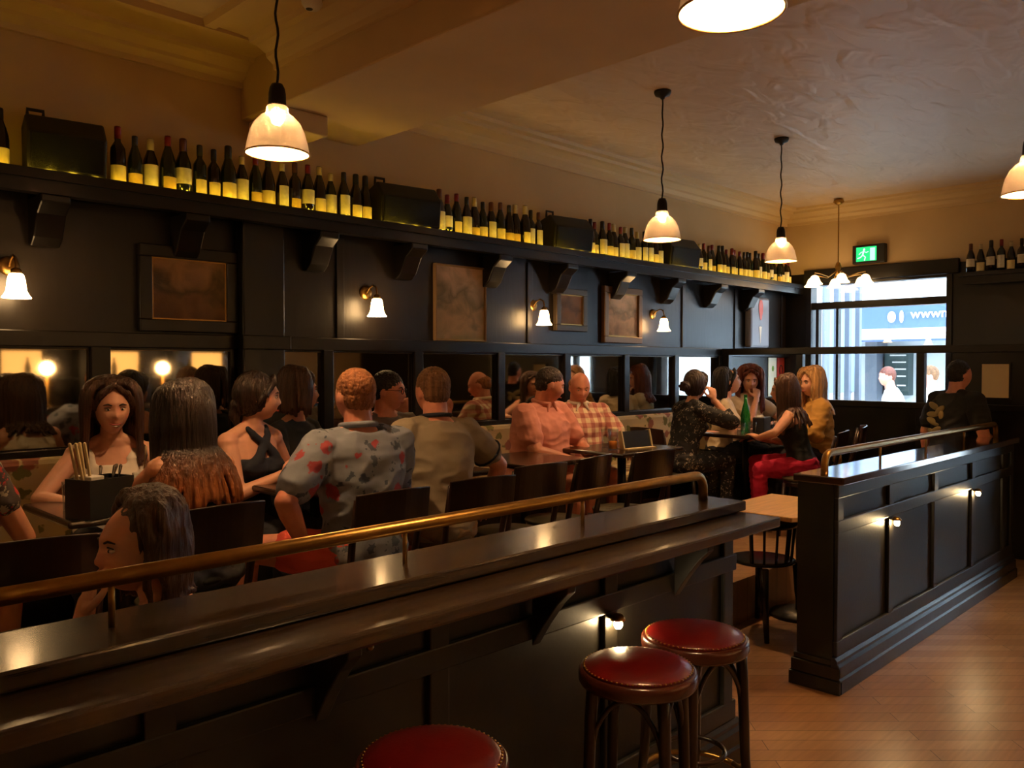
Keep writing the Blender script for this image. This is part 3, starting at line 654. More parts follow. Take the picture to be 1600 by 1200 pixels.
# ---------------------------------------------------------------- partitions with brass rails
def partition(name, label, xa, xb, posts, stiles, lights, ledge, rail_a, rail_b, posx):
    t = thing(name, label, 'partition', kind='thing')
    F, B, T = 1.745, 1.955, 1.09
    box(xa, xb, F + .02, B, 0, T - .04).build('body', M['partition'], t)
    box(xa - .015, xb + .015, F - .035, B + .02, T - .04, T).build('top_board', M['counter'] if ledge else M['counter_gloss'], t, bevel=.006)
    # frame: stiles and rails standing proud of the panels
    st = MB()
    for x in stiles: MB().box(x - .035, x + .035, F - .0, F + .02, .18, T - .04).build('stile', M['partition'], t, bevel=.004)
    MB().box(xa, xb, F - .004, F + .02, T - .11, T - .04).build('top_moulding', M['partition'], t, bevel=.006)
    MB().box(xa, xb, F - .002, F + .02, .80, .87).build('middle_rail', M['partition'], t, bevel=.006)
    MB().box(xa, xb, F - .002, F + .02, .18, .26).build('bottom_rail', M['partition'], t, bevel=.006)
    pr = [(F + .02, 0), (F - .03, 0), (F - .03, .07), (F - .022, .08), (F - .022, .135), (F - .012, .15), (F - .012, .165), (F, .18), (F + .02, .18)]
    MB().prism(pr, 0, xa - .02, xb + .02).build('plinth', M['joinery'], t, bevel=.003)
    for e, s in ((xa, -1), (xb, 1)):
        q = MB()
        for d, z0, z1 in ((.03, 0, .07), (.022, .07, .135), (.012, .135, .165)): q.box(min(e, e + s * d), max(e, e + s * d), F - d, B + d, z0, z1)
        q.build('plinth_return', M['gloss_black'], t, bevel=.004)
    # brass rail
    yr, zr, rr = 1.85, 1.195, .019
    pts = [(rail_a, yr, T)] if rail_a is not None else [(-1.6, yr, zr)]
    def bend(x, s):
        out = []
        for a in range(0, 91, 15):
            out.append((x + s * .06 * (1 - math.cos(R(a))), yr, zr - .06 + .06 * math.sin(R(a))))
        return out
    if rail_a is not None: pts += bend(rail_a, 1)
    end = list(reversed(bend(rail_b, -1))) + [(rail_b, yr, T)]
    pts += end
    MB().tube(pts, rr, 20, caps=False).build('brass_rail', M['brass'], t, smooth=True)
    for x in posx: MB().tube([(x, yr, T), (x, yr, zr)], .007, 10, caps=False).build('rail_support', M['brass'], t, smooth=True)
    if ledge:
        box(xa, xb, 1.55, F, 1.005, 1.045).build('drinks_ledge', M['counter'], t, bevel=.008)
        for x in (.32, 1.1, 1.87, 2.65):
            MB().prism([(F, .998), (1.60, .998), (1.60, .97), (1.64, .93), (1.70, .85), (F, .78)], 0, x - .02, x + .02).build('ledge_bracket', M['joinery'], t, bevel=.004)
    for x in lights:
        sl = MB().lathe([(.0, .03), (.016, .028), (.026, .016), (.028, .010), (.025, .010), (.014, .022)], c=(x, F - .026, .772), n=16, close=False); sl = sl.build('step_light', M['brass'], t, smooth=True)
        MB().lathe([(.0, .03), (.013, .028), (.016, .012), (.010, .0), (.0, -.002)], c=(x, F - .028, .752), n=14).build('lamp_lens', M['steplight'], sl)
    return t
p1 = partition('bar_partition', 'long dark timber partition with drinks ledge and brass rail beside the red stools', -1.6, 3.09, None, (-.83, -.06, .71, 1.48, 2.25, 3.03), (2.25,), True, None, 3.0, (.65, 1.44, 2.22))
MB().lathe([(.0, 0), (.009, 0), (.012, .006), (.008, .014), (.0, .016)], c=(1.24, 1.745, .93), M=Matrix.Rotation(R(90), 3, 'X'), n=12).build('bag_hook', M['brass'], p1, smooth=True)
p2 = partition('bar_partition', 'shorter dark panelled partition with brass rail standing alone on open floor', 4.08, 7.30, None, (4.12, 4.80, 5.54, 6.30, 7.05, 7.27), (4.80, 6.30), False, 4.16, 7.22, (4.90, 5.66, 6.44))

# ---------------------------------------------------------------- stools
def make_stool(label, loc, rz):
    t = thing('bar_stool', label, 'stool', loc, rz, group='red leather bar stools')
    r = .1775
    MB().lathe([(.0, .772), (.06, .771), (.12, .767), (.156, .757), (.166, .746), (.0, .748)], n=48).build('leather_seat', M['red_leather'], t, smooth=True)
    MB().lathe([(.163, .748), (.170, .748), (.176, .742), (r, .730), (.1765, .712), (.172, .704), (.0, .704)], n=48, close=False).build('seat_rim', M['stool_wood'], t, smooth=True)
    nl = MB()
    for k in range(64):
        a = 2 * math.pi * k / 64; nl.ell((.1605 * math.cos(a), .1605 * math.sin(a), .7535), (.0042, .0042, .003), n=6)
    nl.build('nail_heads', M['brass'], t, smooth=True)
    fr = .135
    for k in range(4):
        a = R(45 + 90 * k); c, s = math.cos(a), math.sin(a)
        MB().tube([(c * .125, s * .125, .71), (c * .15, s * .15, .69), (c * .155, s * .155, .62), (c * .165, s * .165, .35), (c * .20, s * .20, .0)], [.016, .019, .018, .016, .013], 12, caps=False).build('leg', M['chair'], t, smooth=True)
        a2 = R(90 * k)   # bent hoop between neighbouring legs
        pts = []
        p0 = Vector((math.cos(a) * .155, math.sin(a) * .155, .52)); p1_ = Vector((math.cos(a + math.pi / 2) * .155, math.sin(a + math.pi / 2) * .155, .52))
        for i in range(13):
            u = i / 12; p = p0.lerp(p1_, u); p.z += .165 * math.sin(math.pi * u) ** .6; pts.append(p)
        MB().tube(pts, .008, 8).build('hoop', M['chair'], t, smooth=True)
    ring = [(.178 * math.cos(2 * math.pi * k / 40), .178 * math.sin(2 * math.pi * k / 40), .27) for k in range(41)]
    MB().tube(ring, .010, 8, caps=False).build('foot_ring', M['brass'], t, smooth=True)
    r2 = [(.10 * math.cos(2 * math.pi * k / 30), .10 * math.sin(2 * math.pi * k / 30), .36) for k in range(31)]
    MB().tube(r2, .008, 8, caps=False).build('brace_ring', M['chair'], t, smooth=True)
    return t
s0 = make_stool('red leather bar stool tucked under the ledge, middle one, lamp glare on its seat', (2.01, 1.46, 0), R(20))
dup(s0, (2.385, 1.50, 0), R(-15), 'bright red leather bar stool closest to the end of the partition')
dup(s0, (1.21, 1.455, 0), R(5), 'dark red leather bar stool cut off by the bottom edge of the picture')

# ---------------------------------------------------------------- chairs and tables
def make_chair(label, loc, rz):
    t = thing('bistro_chair', label, 'chair', loc, rz, group='dark bistro chairs on the raised floor')
    MB().lathe([(.0, .445), (.17, .445), (.195, .452), (.20, .462), (.192, .470), (.0, .474)], n=4 * 8, M=Matrix.Rotation(0, 3, 'Z')).build('seat', M['olive_seat'], t, smooth=True)
    MB().lathe([(.150, .405), (.185, .405), (.19, .445), (.150, .445)], n=32, close=True).build('seat_frame', M['chair'], t, smooth=True)
    for s in (-1, 1):
        MB().tube([(s * .15, .15, .43), (s * .165, .17, .2), (s * .175, .185, 0)], [.018, .015, .012], 10, caps=False).build('leg', M['chair'], t, smooth=True)
        MB().tube([(s * .185, -.27, .83), (s * .185, -.235, .66), (s * .175, -.19, .45), (s * .175, -.20, .22), (s * .18, -.235, 0)], [.013, .017, .018, .016, .012], 10, caps=False).build('leg', M['chair'], t, smooth=True)
        MB().tube([(s * .17, .16, .22), (s * .175, -.20, .22)], .008, 8).build('stretcher', M['chair'], t, smooth=True)
    mb = MB(); n = 14; vs = []; 
    for k in range(n + 1):
        u = -1 + 2 * k / n; x = .205 * u; y0 = -.275 - .045 * (1 - u * u)
        for z, dy in ((.68, .012), (.68, -.006), (.855, -.010), (.855, .006)): vs.append((x, y0 + dy + (.0 if z < .7 else -.02), z + (.012 * (1 - u * u) if z > .7 else 0)))
    fs = []
    for k in range(n):
        for j in range(4): fs.append((4 * k + j, 4 * k + (j + 1) % 4, 4 * k + 4 + (j + 1) % 4, 4 * k + 4 + j))
    fs += [(0, 1, 2, 3), (4 * n + 3, 4 * n + 2, 4 * n + 1, 4 * n)]
    mb.add(vs, fs); mb.build('backrest', M['chair'], t, bevel=.004)
    return t
DZ = .28
c0 = make_chair('dark bistro chair behind the man in the floral shirt', (2.10, 3.04, DZ), R(0))
chairs = [(1.40, 3.20, 3, 'dark bistro chair behind the long haired woman with her back turned'),
          (.80, 3.02, -8, 'dark bistro chair with olive seat below the condiment caddy'),
          (2.66, 3.06, -6, 'dark bistro chair behind the man in the olive polo shirt'),
          (3.22, 3.22, -4, 'empty dark bistro chair beside the olive polo man'),
          (3.66, 3.26, 10, 'empty dark bistro chair, second past the olive polo man'),
          (4.22, 3.20, -4, 'empty dark bistro chair at the beer and menu table'),
          (5.92, 3.98, -100, 'dark bistro chair under the bun haired woman'),
          (6.40, 3.0, 14, 'dark bistro chair under the woman in magenta trousers'),
          (7.02, 3.10, 24, 'dark bistro chair under the blonde woman in the mustard blouse'),
          (.62, 2.30, 95, 'dark bistro chair behind the partition rail at the lower table')]
c0.scale = (.92, .92, .99)
for x, y, a, lb in chairs[:-1]: dup(c0, (x, y, DZ), R(a), lb)
dup(c0, (1.13, 2.32, 0), R(85), 'dark bistro chair under the laughing woman behind the brass rail')

# spindle chair in the gap
t = thing('spindle_chair', 'low backed dark spindle chair pushed under the oak table between the partitions', 'chair', (4.74, 2.50, 0), R(-12))
MB().lathe([(.0, .43), (.18, .43), (.20, .438), (.198, .45), (.17, .455), (.0, .452)], n=32).build('seat', M['gloss_black'], t, smooth=True)
for s in (-1, 1):
    MB().tube([(s * .14, .14, .43), (s * .17, .18, 0)], [.024, .016], 10, caps=False).build('leg', M['gloss_black'], t, smooth=True)
    MB().tube([(s * .15, -.14, .43), (s * .155, -.15, .25), (s * .175, -.185, 0)], [.026, .023, .015], 10, caps=False).build('leg', M['gloss_black'], t, smooth=True)
for k in range(7):
    a = R(200 + 140 * k / 6); x, y = .175 * math.cos(a), .175 * math.sin(a)
    MB().tube([(x, y, .445), (x * 1.12, y * 1.12, .67)], .008 if 0 < k < 6 else .012, 8).build('spindle', M['gloss_black'], t, smooth=True)
pts = [(.20 * math.cos(R(195 + 150 * k / 14)), .20 * math.sin(R(195 + 150 * k / 14)), .69) for k in range(15)]
MB().tube(pts, .02, 10, flat=1.5).build('back_rail', M['gloss_black'], t, smooth=True)

def make_table(label, loc, sx, sy, m, rz=0, h=.78, group='pedestal tables along the banquette'):
    t = thing('pedestal_table', label, 'table', loc, rz, group=group)
    MB().box(-sx / 2, sx / 2, -sy / 2, sy / 2, h - .03, h).build('table_top', m, t, bevel=.012)
    MB().tube([(0, 0, .04), (0, 0, h - .03)], .032, 14, caps=False).build('column', M['iron'], t, smooth=True)
    MB().box(-.2, .2, -.03, .03, .0, .035).build('foot', M['iron'], t, bevel=.01); MB().box(-.03, .03, -.2, .2, .0, .034).build('foot', M['iron'], t, bevel=.01)
    MB().box(-.12, .12, -.12, .12, h - .045, h - .03).build('top_plate', M['iron'], t)
    return t
make_table('dark square table holding the caddy and the red drink', (1.34, 3.66, DZ), .62, .60, M['tabletop'])
make_table('dark square table in front of the woman in the navy halter top', (2.27, 3.64, DZ), .58, .58, M['tabletop'])
make_table('dark square table in front of the olive polo man', (3.0, 3.66, DZ), .56, .58, M['tabletop'])
make_table('bare dark square table in front of the empty chairs', (3.80, 3.64, DZ), .60, .60, M['tabletop'])
make_table('dark square table holding a beer glass and a black menu stand', (4.78, 3.62, DZ), .72, .58, M['tabletop'])
make_table('dark table crowded with glasses in the middle of the group of women', (6.74, 3.72, DZ), .92, .56, M['tabletop'])
make_table('low dark table behind the partition rail in front of the laughing woman', (.42, 2.33, 0), .6, .58, M['tabletop'], h=.74)
# oak table with clipped corners
t = thing('oak_table', 'pale oak table with clipped corners in the gap between the partitions', 'table', (4.90, 2.42, 0), R(0))
a, c = .38, .22
MB().prism([(-a, -c), (-c * .6, -a + .03), (a, -a + .03), (a, a - .08), (-c, a - .08), (-a, c)], 2, .74, .77).build('table_top', M['tablelight'], t, bevel=.006)
MB().tube([(0.3, 0.05, .03), (0.3, 0.05, .74)], .03, 12, caps=False).build('column', M['iron'], t, smooth=True)
MB().lathe([(.0, 0), (.2, 0), (.19, .02), (.05, .04), (.0, .04)], c=(.3, .05, 0), n=24).build('base', M['iron'], t, smooth=True)

# banquette
t = thing('banquette', 'long banquette with leaf print fabric back running along the mirrored wall', 'bench', (0, 0, DZ))
MB().box(X0 + .03, 7.9, 4.62, 4.698, .30, .90).build('backrest', M['banquette'], t, bevel=.03)
MB().box(X0 + .03, 7.9, 4.12, 4.62, .40, .47).build('seat_cushion', M['banquette'], t, bevel=.025)
MB().box(X0 + .03, 7.9, 4.16, 4.66, .0, .40).build('base', M['joinery'], t)

# ---------------------------------------------------------------- things on the tables
def tz(h=.78): return DZ + h
t = thing('condiment_caddy', 'black box caddy of straws, napkins and cutlery on the near table', 'caddy', (1.17, 3.44, tz()), R(20))
cb = MB(); cb.box(-.10, .10, -.07, .07, 0, .008)
for q in ((-.10, .10, -.07, -.063), (-.10, .10, .063, .07), (-.10, -.093, -.063, .063), (.093, .10, -.063, .063), (-.003, .003, -.063, .063)): cb.box(q[0], q[1], q[2], q[3], .008, .15)
cb.build('box', M['black'], t)
for i, (x, y, dx) in enumerate(((-.05, .0, -.07), (-.04, .01, -.055), (-.03, -.01, -.06), (-.055, .02, -.075))):
    MB().tube([(x, y, .02), (x + dx, y - .02, .29)], .006, 8).build('straw', M['paper'], t, smooth=True)
for i, (x, y, dx) in enumerate(((.04, .0, .02), (.055, .02, .03), (.07, -.01, .01), (.03, .03, -.01))):
    MB().tube([(x, y, .02), (x + dx * .6, y, .13), (x + dx, y - .01, .185)], [.003, .003, .009], 8, flat=.5).build('cutlery', M['steel'], t, smooth=True)
MB().box(-.08, -.02, -.05, .05, .02, .162).build('napkins', M['white'], t, bevel=.004)
def tumbler(x, y, z, r, h, label, fill=None, fh=.5, group=None):
    t = thing('drinking_glass', label, 'glass', (x, y, z), group=group)
    MB().lathe([(.0, .006), (r * .8, .006), (r * .95, h), (r, h), (r * .86, 0), (.0, 0)], n=20, close=False).build('glass', M['tumbler'], t, smooth=True)
    if fill: MB().lathe([(.0, .008), (r * .80, .008), (r * (.80 + .14 * fh), h * fh), (.0, h * fh)], n=20, close=False).build('drink', fill, t, smooth=True)
    return t
g = tumbler(1.40, 3.62, tz(), .038, .13, 'tall glass of bright red drink with a straw before the smiling woman', M['reddrink'], .8)
MB().tube([(0, 0, .02), (.02, .0, .24)], .004, 8).build('straw', M['paper'], g, smooth=True)
tumbler(1.12, 3.62, tz(), .034, .12, 'empty clear glass behind the condiment caddy')
t = thing('menu_folder', 'white folded paper menu lying in front of the smiling woman', 'menu', (1.27, 3.72, tz()), R(10)); MB().box(-.09, .09, -.07, .07, 0, .006).build('cover', M['white'], t)
t = thing('condiment_caddy', 'black box caddy on the table of the navy halter woman', 'caddy', (2.20, 3.50, tz()), R(10)); MB().box(-.09, .09, -.06, .06, 0, .12).build('box', M['black'], t, bevel=.005); MB().box(-.05, .05, -.04, .04, .12, .135).build('napkins', M['white'], t)
tumbler(2.40, 3.62, tz(), .034, .10, 'clear glass beside the caddy of the navy halter woman')
g = tumbler(4.60, 3.56, tz(), .038, .145, 'pint glass one third full of amber beer', M['beer'], .42)
g = tumbler(4.70, 3.70, tz(), .036, .13, 'empty beer glass behind the pint of amber beer')
t = thing('menu_stand', 'black menu board in a cream holder lying on the beer table', 'menu', (4.80, 3.50, tz()), R(-6))
MB().box(-.14, .14, -.012, .012, 0.006, .125, M=Matrix.Rotation(R(-14), 4, 'X')).build('board', M['black'], t); MB().box(-.15, .15, -.05, .05, 0, .008).build('holder', M['paper'], t); MB().box(-.152, -.141, -.02, .02, .004, .13, M=Matrix.Rotation(R(-14), 4, 'X')).build('edge', M['paper'], t); MB().box(.141, .152, -.02, .02, .004, .13, M=Matrix.Rotation(R(-14), 4, 'X')).build('edge', M['paper'], t)
t = thing('water_bottle', 'tall green glass water bottle on the women\'s table', 'bottle', (6.62, 3.66, tz()))
MB().lathe([(.0, 0), (.04, .0), (.042, .02), (.042, .15), (.03, .21), (.016, .26), (.014, .31), (.0, .31)], n=20).build('bottle_body', M['green_glass'], t, smooth=True); MB().lathe([(.0, .308), (.0155, .308), (.0155, .33), (.0, .33)], n=14).build('cap', M['green_glass'], t)
t = thing('condiment_caddy', 'black box caddy beside the green bottle on the women\'s table', 'caddy', (6.80, 3.60, tz()), R(15)); MB().box(-.13, .13, -.05, .05, 0, .13).build('box', M['black'], t, bevel=.006); MB().box(-.1, -.02, -.03, .03, .13, .14).build('napkins', M['white'], t)
tumbler(6.40, 3.58, tz(), .036, .10, 'clear tumbler nearest the bun haired woman', group='tumblers on the table of the group of women')
tumbler(6.50, 3.53, tz(), .036, .10, 'clear tumbler in front of the green water bottle', group='tumblers on the table of the group of women')
tumbler(6.92, 3.52, tz(), .036, .10, 'clear tumbler nearest the woman in magenta trousers', group='tumblers on the table of the group of women')
t = thing('plate', 'small pale plate on the low table behind the partition', 'plate', (.42, 2.30, .74)); MB().lathe([(.0, .004), (.07, .004), (.11, .016), (.112, .018), (.07, .0), (.0, 0)], n=28, close=False).build('dish', M['white'], t, smooth=True); MB().ell((0, 0, .022), (.05, .05, .018)).build('food', M['h_mouse'], t, smooth=True)
# ---------------------------------------------------------------- people
def remesh(mb, name, m, parent, voxel, it=6, wr=0.0, wscale=9.0, seed=0, wz=1.7):
    me0 = mb.mesh('tmp', m, True); o = bpy.data.objects.new('tmp', me0); COL.objects.link(o)
    a = o.modifiers.new('r', 'REMESH'); a.mode = 'VOXEL'; a.voxel_size = voxel; a.use_smooth_shade = True
    b = o.modifiers.new('s', 'SMOOTH'); b.factor = .5; b.iterations = it
    dg = bpy.context.evaluated_depsgraph_get(); me = bpy.data.meshes.new_from_object(o.evaluated_get(dg))
    bpy.data.objects.remove(o); bpy.data.meshes.remove(me0)
    if wr:
        off = Vector((seed * 3.1, seed, seed * 1.3)); nrm = [v.normal.copy() for v in me.vertices]
        for v, n in zip(me.vertices, nrm):
            q = (v.co + off) * wscale
            q = Vector((q.x, q.y, q.z * wz))
            v.co += n * wr * (1 - 2 * abs(noise.noise(q)) * 1.6 + .4 * noise.noise(q * 2.7))
    if not me.materials: me.materials.append(m)
    for p in me.polygons: p.use_smooth = True
    r = bpy.data.objects.new(name, me); COL.objects.link(r); r.parent = parent
    return r

LOG = []
def V(*a): return Vector(a)

def ik(S, W, l1, l2, pole):
    d = W - S; L = min(max(d.length, .05), (l1 + l2) * .995); dn = d.normalized(); W2 = S + dn * L
    a = (l1 * l1 - l2 * l2 + L * L) / (2 * L); h = math.sqrt(max(l1 * l1 - a * a, 1e-6))
    p = pole - dn * pole.dot(dn); p = p.normalized() if p.length > 1e-4 else frame_of(dn)[0]
    return S + dn * a + p * h, W2

def head_verts(wide=1.0, jaw=1.0):
    n, mrows = 44, 34; vs = []
    for i in range(mrows + 1):
        t = math.pi * i / mrows
        for k in range(n):
            a = 2 * math.pi * k / n
            dx, dy, dz = math.sin(t) * math.cos(a), math.sin(t) * math.sin(a), math.cos(t)
            x, y, z = dx * .077, dy * .096, dz * .118
            low = max(0, -dz)
            x *= 1 - .34 * low ** 1.5 * (1.1 - .25 * jaw)
            if dz < 0:
                if dy < 0: y *= 1 - .45 * low
                y += .012 * low
            if dy > 0:
                g = lambda cx, cz, sx, sz: math.exp(-((x - cx) / sx) ** 2 - ((z - cz) / sz) ** 2)
                f = min(1, dy * 1.6)
                d = 0
                d -= .011 * (g(.031, .004, .017, .013) + g(-.031, .004, .017, .013))
                d += .006 * g(0, .028, .05, .012)
                d += .010 * g(0, -.008, .009, .024) + .017 * g(0, -.030, .012, .013)
                d += .005 * (g(.04, -.03, .018, .02) + g(-.04, -.03, .018, .02))
                d += .006 * g(0, -.066, .022, .010)
                d -= .004 * g(0, -.085, .02, .008)
                d += .009 * g(0, -.104, .022, .014) * jaw
                y += d * f
                if z > .05: y -= .10 * (z - .05) * f
            vs.append(V(x * wide, y, z))
    fs = []
    for i in range(mrows):
        for k in range(n):
            k2 = (k + 1) % n; fs.append((i * n + k, (i + 1) * n + k, (i + 1) * n + k2, i * n + k2))
    return vs, fs

def hand(mb, W, d, nrm, side, curl=.35, spread=1.0, sc_=1.0):
    """palm + four unequal fingers + thumb; d = pointing direction, nrm = palm normal, side = +1/-1 side of the thumb"""
    d = d.normalized(); nrm = (nrm - d * nrm.dot(d)).normalized(); lat = d.cross(nrm).normalized() * side
    k = sc_
    Mx = Matrix((lat, d, nrm)).transposed()
    mb.ell(W + d * .045 * k, (.040 * k, .054 * k, .017 * k), M=Mx, n=12)
    mb.ell(W + d * .065 * k, (.041 * k, .030 * k, .014 * k), M=Mx, n=12)
    mb.tube([W - d * .02, W + d * .03 * k], [.026 * k, .024 * k], 10)
    for i, (off, ln) in enumerate(((.031, .070), (.0105, .079), (-.0105, .073), (-.031, .058))):
        base = W + d * .085 * k + lat * off * k * 1.0
        dirn = (d + lat * off * 3.2 * spread).normalized(); p = base - d * .015 * k; pts = [p]; r = [.0095 * k]
        c = curl * (1 + .12 * i)
        for j, fr in enumerate((.42, .32, .26)):
            ang = c * (.5 if j == 0 else 1.0); q = Quaternion(nrm.cross(dirn).normalized(), -ang)
            dirn = Quaternion(dirn.cross(nrm).normalized(), ang) @ dirn
            p = p + dirn * ln * fr * k * 1.12; pts.append(p); r.append((.0090, .0082, .0072)[j] * k)
        mb.tube(pts, r, 8)
    b = W + d * .018 * k + lat * .026 * k
    p1 = b + (d * .5 + lat * .75 + nrm * .25).normalized() * .036 * k; p2 = p1 + (d * .85 + lat * .35 + nrm * .4).normalized() * .028 * k; p3 = p2 + (d * .95 + lat * .05 + nrm * .3 ).normalized() * .022 * k
    mb.tube([b, p1, p2, p3], [.0145 * k, .0115 * k, .0100 * k, .0085 * k], 8)

def person(label, loc, facing, sex='f', size=1.0, girth=1.0, belly=0.0, lean=5, side=0, twist=0, seat=.46, hyaw=0, hpitch=0, hroll=0, skin='skin',
           armL=None, armR=None, legs=None, top=None, bottom=None, hair=None, voxel=.006, face=True, brow='brow', smile=False, glasses=False, stand=False, shoes='black', cls='person', extra=None, neckf=0.0, headw=1.0):
    rnd_ = random.Random(len(label) * 7 + int(abs(loc[0]) * 100))
    root = thing(cls, label, 'person', loc, R(facing - 90)); root.scale = (size, size, size)
    f = sex == 'f'
    HZ = (.93 if stand else seat + .085)
    hip = V(0, 0, HZ)
    Rt = Matrix.Rotation(R(side), 3, 'Y') @ Matrix.Rotation(R(-lean), 3, 'X')
    tw = Matrix.Rotation(R(twist), 3, 'Z')
    up = Rt @ V(0, 0, 1)
    def torso_pt(t, x=0., y=0.):     # t metres along the spine, rotating towards the shoulders
        q = Matrix.Rotation(R(twist * max(0, min(1, t / .45))), 3, 'Z')
        return hip + Rt @ (q @ V(x, y, 0) + V(0, 0, t))
    gx = girth; gb = 1 + (girth - 1) * 1.1
    if f: prof = [(-.10, .10, .09, 0), (-.05, .165, .115, -.01), (.03, .168, .115, -.005), (.12, .138, .098, .0), (.18, .128, .09, 0), (.26, .140, .10, .004), (.33, .152, .112, .012), (.40, .150, .098, .004), (.455, .150, .075, -.004), (.485, .105, .060, -.008), (.505, .062, .054, -.01), (.53, .050, .052, -.004)]
    else: prof = [(-.10, .10, .10, 0), (-.05, .165, .125, -.01), (.03, .168, .125, -.005), (.12, .158, .112, .0), (.20, .158, .112, 0), (.28, .170, .120, .0), (.36, .186, .125, .005), (.43, .190, .108, .0), (.475, .172, .082, -.006), (.505, .115, .068, -.01), (.53, .068, .062, -.008), (.55, .06, .06, -.002)]
    def torso(mb, infl, t0, t1, n=28, bl=1.0):
        rings = []
        ts = [p for p in prof]
        def at(t):
            for a, c in zip(ts, ts[1:]):
                if a[0] <= t <= c[0]:
                    u = (t - a[0]) / (c[0] - a[0]); return [a[i] * (1 - u) + c[i] * u for i in range(4)]
            return ts[0] if t < ts[0][0] else ts[-1]
        k = 18
        for i in range(k + 1):
            t = t0 + (t1 - t0) * i / k; _, wx, wy, oy = at(t)
            gg = gx if t < .44 else 1 + (gx - 1) * max(0, (.53 - t) / .09) * .8
            bel = belly * math.exp(-((t - .14) / .13) ** 2) * bl
            r = []
            for j in range(n):
                a = 2 * math.pi * j / n; ca, sa = math.cos(a), math.sin(a)
                x = (wx * gg + infl) * math.copysign(abs(ca) ** .85, ca); y = (wy * (1 + (gg - 1) * .9) + infl) * math.copysign(abs(sa) ** .9, sa) + oy
                if sa > 0: y += bel * sa
                if f and sa > 0 and .26 < t < .42:      # bust
                    bb = math.exp(-((t - .335) / .045) ** 2) * .038
                    y += bb * (math.exp(-((x - .068) / .05) ** 2) + math.exp(-((x + .068) / .05) ** 2))
                r.append(torso_pt(t, x, y))
            rings.append(r)
        mb.loft(rings)
    body = MB()
    torso(body, 0, -.10, .53 if f else .55)
    neck0 = torso_pt(.50, 0, -.008)
    shx = (.152 if f else .182) * (1 + (girth - 1) * .5)
    S = {-1: torso_pt(.445 if f else .46, -shx, -.005), 1: torso_pt(.445 if f else .46, shx, -.005)}
    # head
    hc = neck0 + (up * .085 + V(0, .02 + neckf, .085))
    Rh = Matrix.Rotation(R(twist * .3 + hyaw), 3, 'Z') @ Matrix.Rotation(R(-hpitch), 3, 'X') @ Matrix.Rotation(R(hroll), 3, 'Y')
    hc = hc + Rh @ V(0, .012, 0)
    LOG.append((label, root, hc.copy()))
    vs, fs = head_verts(headw * (1 if f else 1.04), .8 if f else 1.25)
    body.add([hc + Rh @ p for p in vs], fs)
    jawp = hc + Rh @ V(0, -.022, -.055)
    nr = .050 if f else .063 + .012 * (girth - 1)
    body.tube([neck0 - up * .04, neck0.lerp(jawp, .5), jawp + Rh @ V(0, 0, .03)], [nr * 1.12, nr, nr * .95], 14)
    for s in (-1, 1):
        body.ell(hc + Rh @ V(s * .079 * headw, -.012, -.006), (.007, .018, .030), M=Rh @ Matrix.Rotation(R(-14 * s), 3, 'Z'), n=10)
        body.ell(S[s], (.054 if f else .064 * (1 + (girth - 1) * .4),) * 3, n=14)
    # trapezius
    for s in (-1, 1): body.tube([neck0 + up * .035, S[s] + up * .018], [.034, .036], 10)
    u_l, f_l = (.275, .245) if f else (.295, .26)
    ur = [.047, .045, .040, .036] if f else [.058, .058, .050, .043]
    if not f: ur = [r * (1 + (girth - 1) * .35) for r in ur]
    fr_ = [.036, .038, .030, .024] if f else [.044, .047, .036, .028]
    arms = {}
    dflt = lambda s: dict(w=V(s * .16, .36, HZ - .54 + .74 + .02 if not stand else HZ), pole=V(s * .6, -.2, -1), d=V(-s * .35, 1, 0), n=V(0, 0, -1), curl=.3)
    for s, A in ((-1, armL), (1, armR)):
        B = dflt(s); B.update(A or {})
        E, W = ik(S[s], B['w'], u_l, f_l, B['pole']); arms[s] = (E, W)
        body.tube([S[s], S[s].lerp(E, .35), S[s].lerp(E, .75), E], ur, 14)
        body.tube([E, E.lerp(W, .25), E.lerp(W, .7), W], fr_, 12)
        hand(body, W, B['d'], B['n'], B.get('side', s), B['curl'], B.get('spread', 1.0), 1.0 if f else 1.1)
    # legs
    L = legs or {}
    legp = {}
    for s in (-1, 1):
        Hj = hip + V(s * .088, 0, 0)
        if stand: Kn = L.get(s, {}).get('k', V(s * .095, .02, .49)); An = L.get(s, {}).get('a', V(s * .10, -.02, .085))
        else: Kn = L.get(s, {}).get('k', V(s * .11, .42, HZ + .01)); An = L.get(s, {}).get('a', V(s * .11, .40, .085))
        th = [.082, .078, .062, .054] if f else [.088 * gx ** .5, .086 * gx ** .5, .068, .058]
        body.tube([Hj, Hj.lerp(Kn, .35), Hj.lerp(Kn, .8), Kn], th, 14)
        body.tube([Kn, Kn.lerp(An, .3), Kn.lerp(An, .75), An], [.053, .055, .036, .033], 12)
        ft = L.get(s, {}).get('foot', V(s * .15, 1, 0)).normalized()
        body.tube([An + V(0, 0, -.03) - ft * .03, An + V(0, 0, -.045) + ft * .07, An + V(0, 0, -.062) + ft * .16], [.036, .034, .022], 10)
        legp[s] = (Hj, Kn, An, ft, th)
    b = remesh(body, 'body', M[skin], root, voxel, 5)
    # ------- clothing
    tp = top or {}
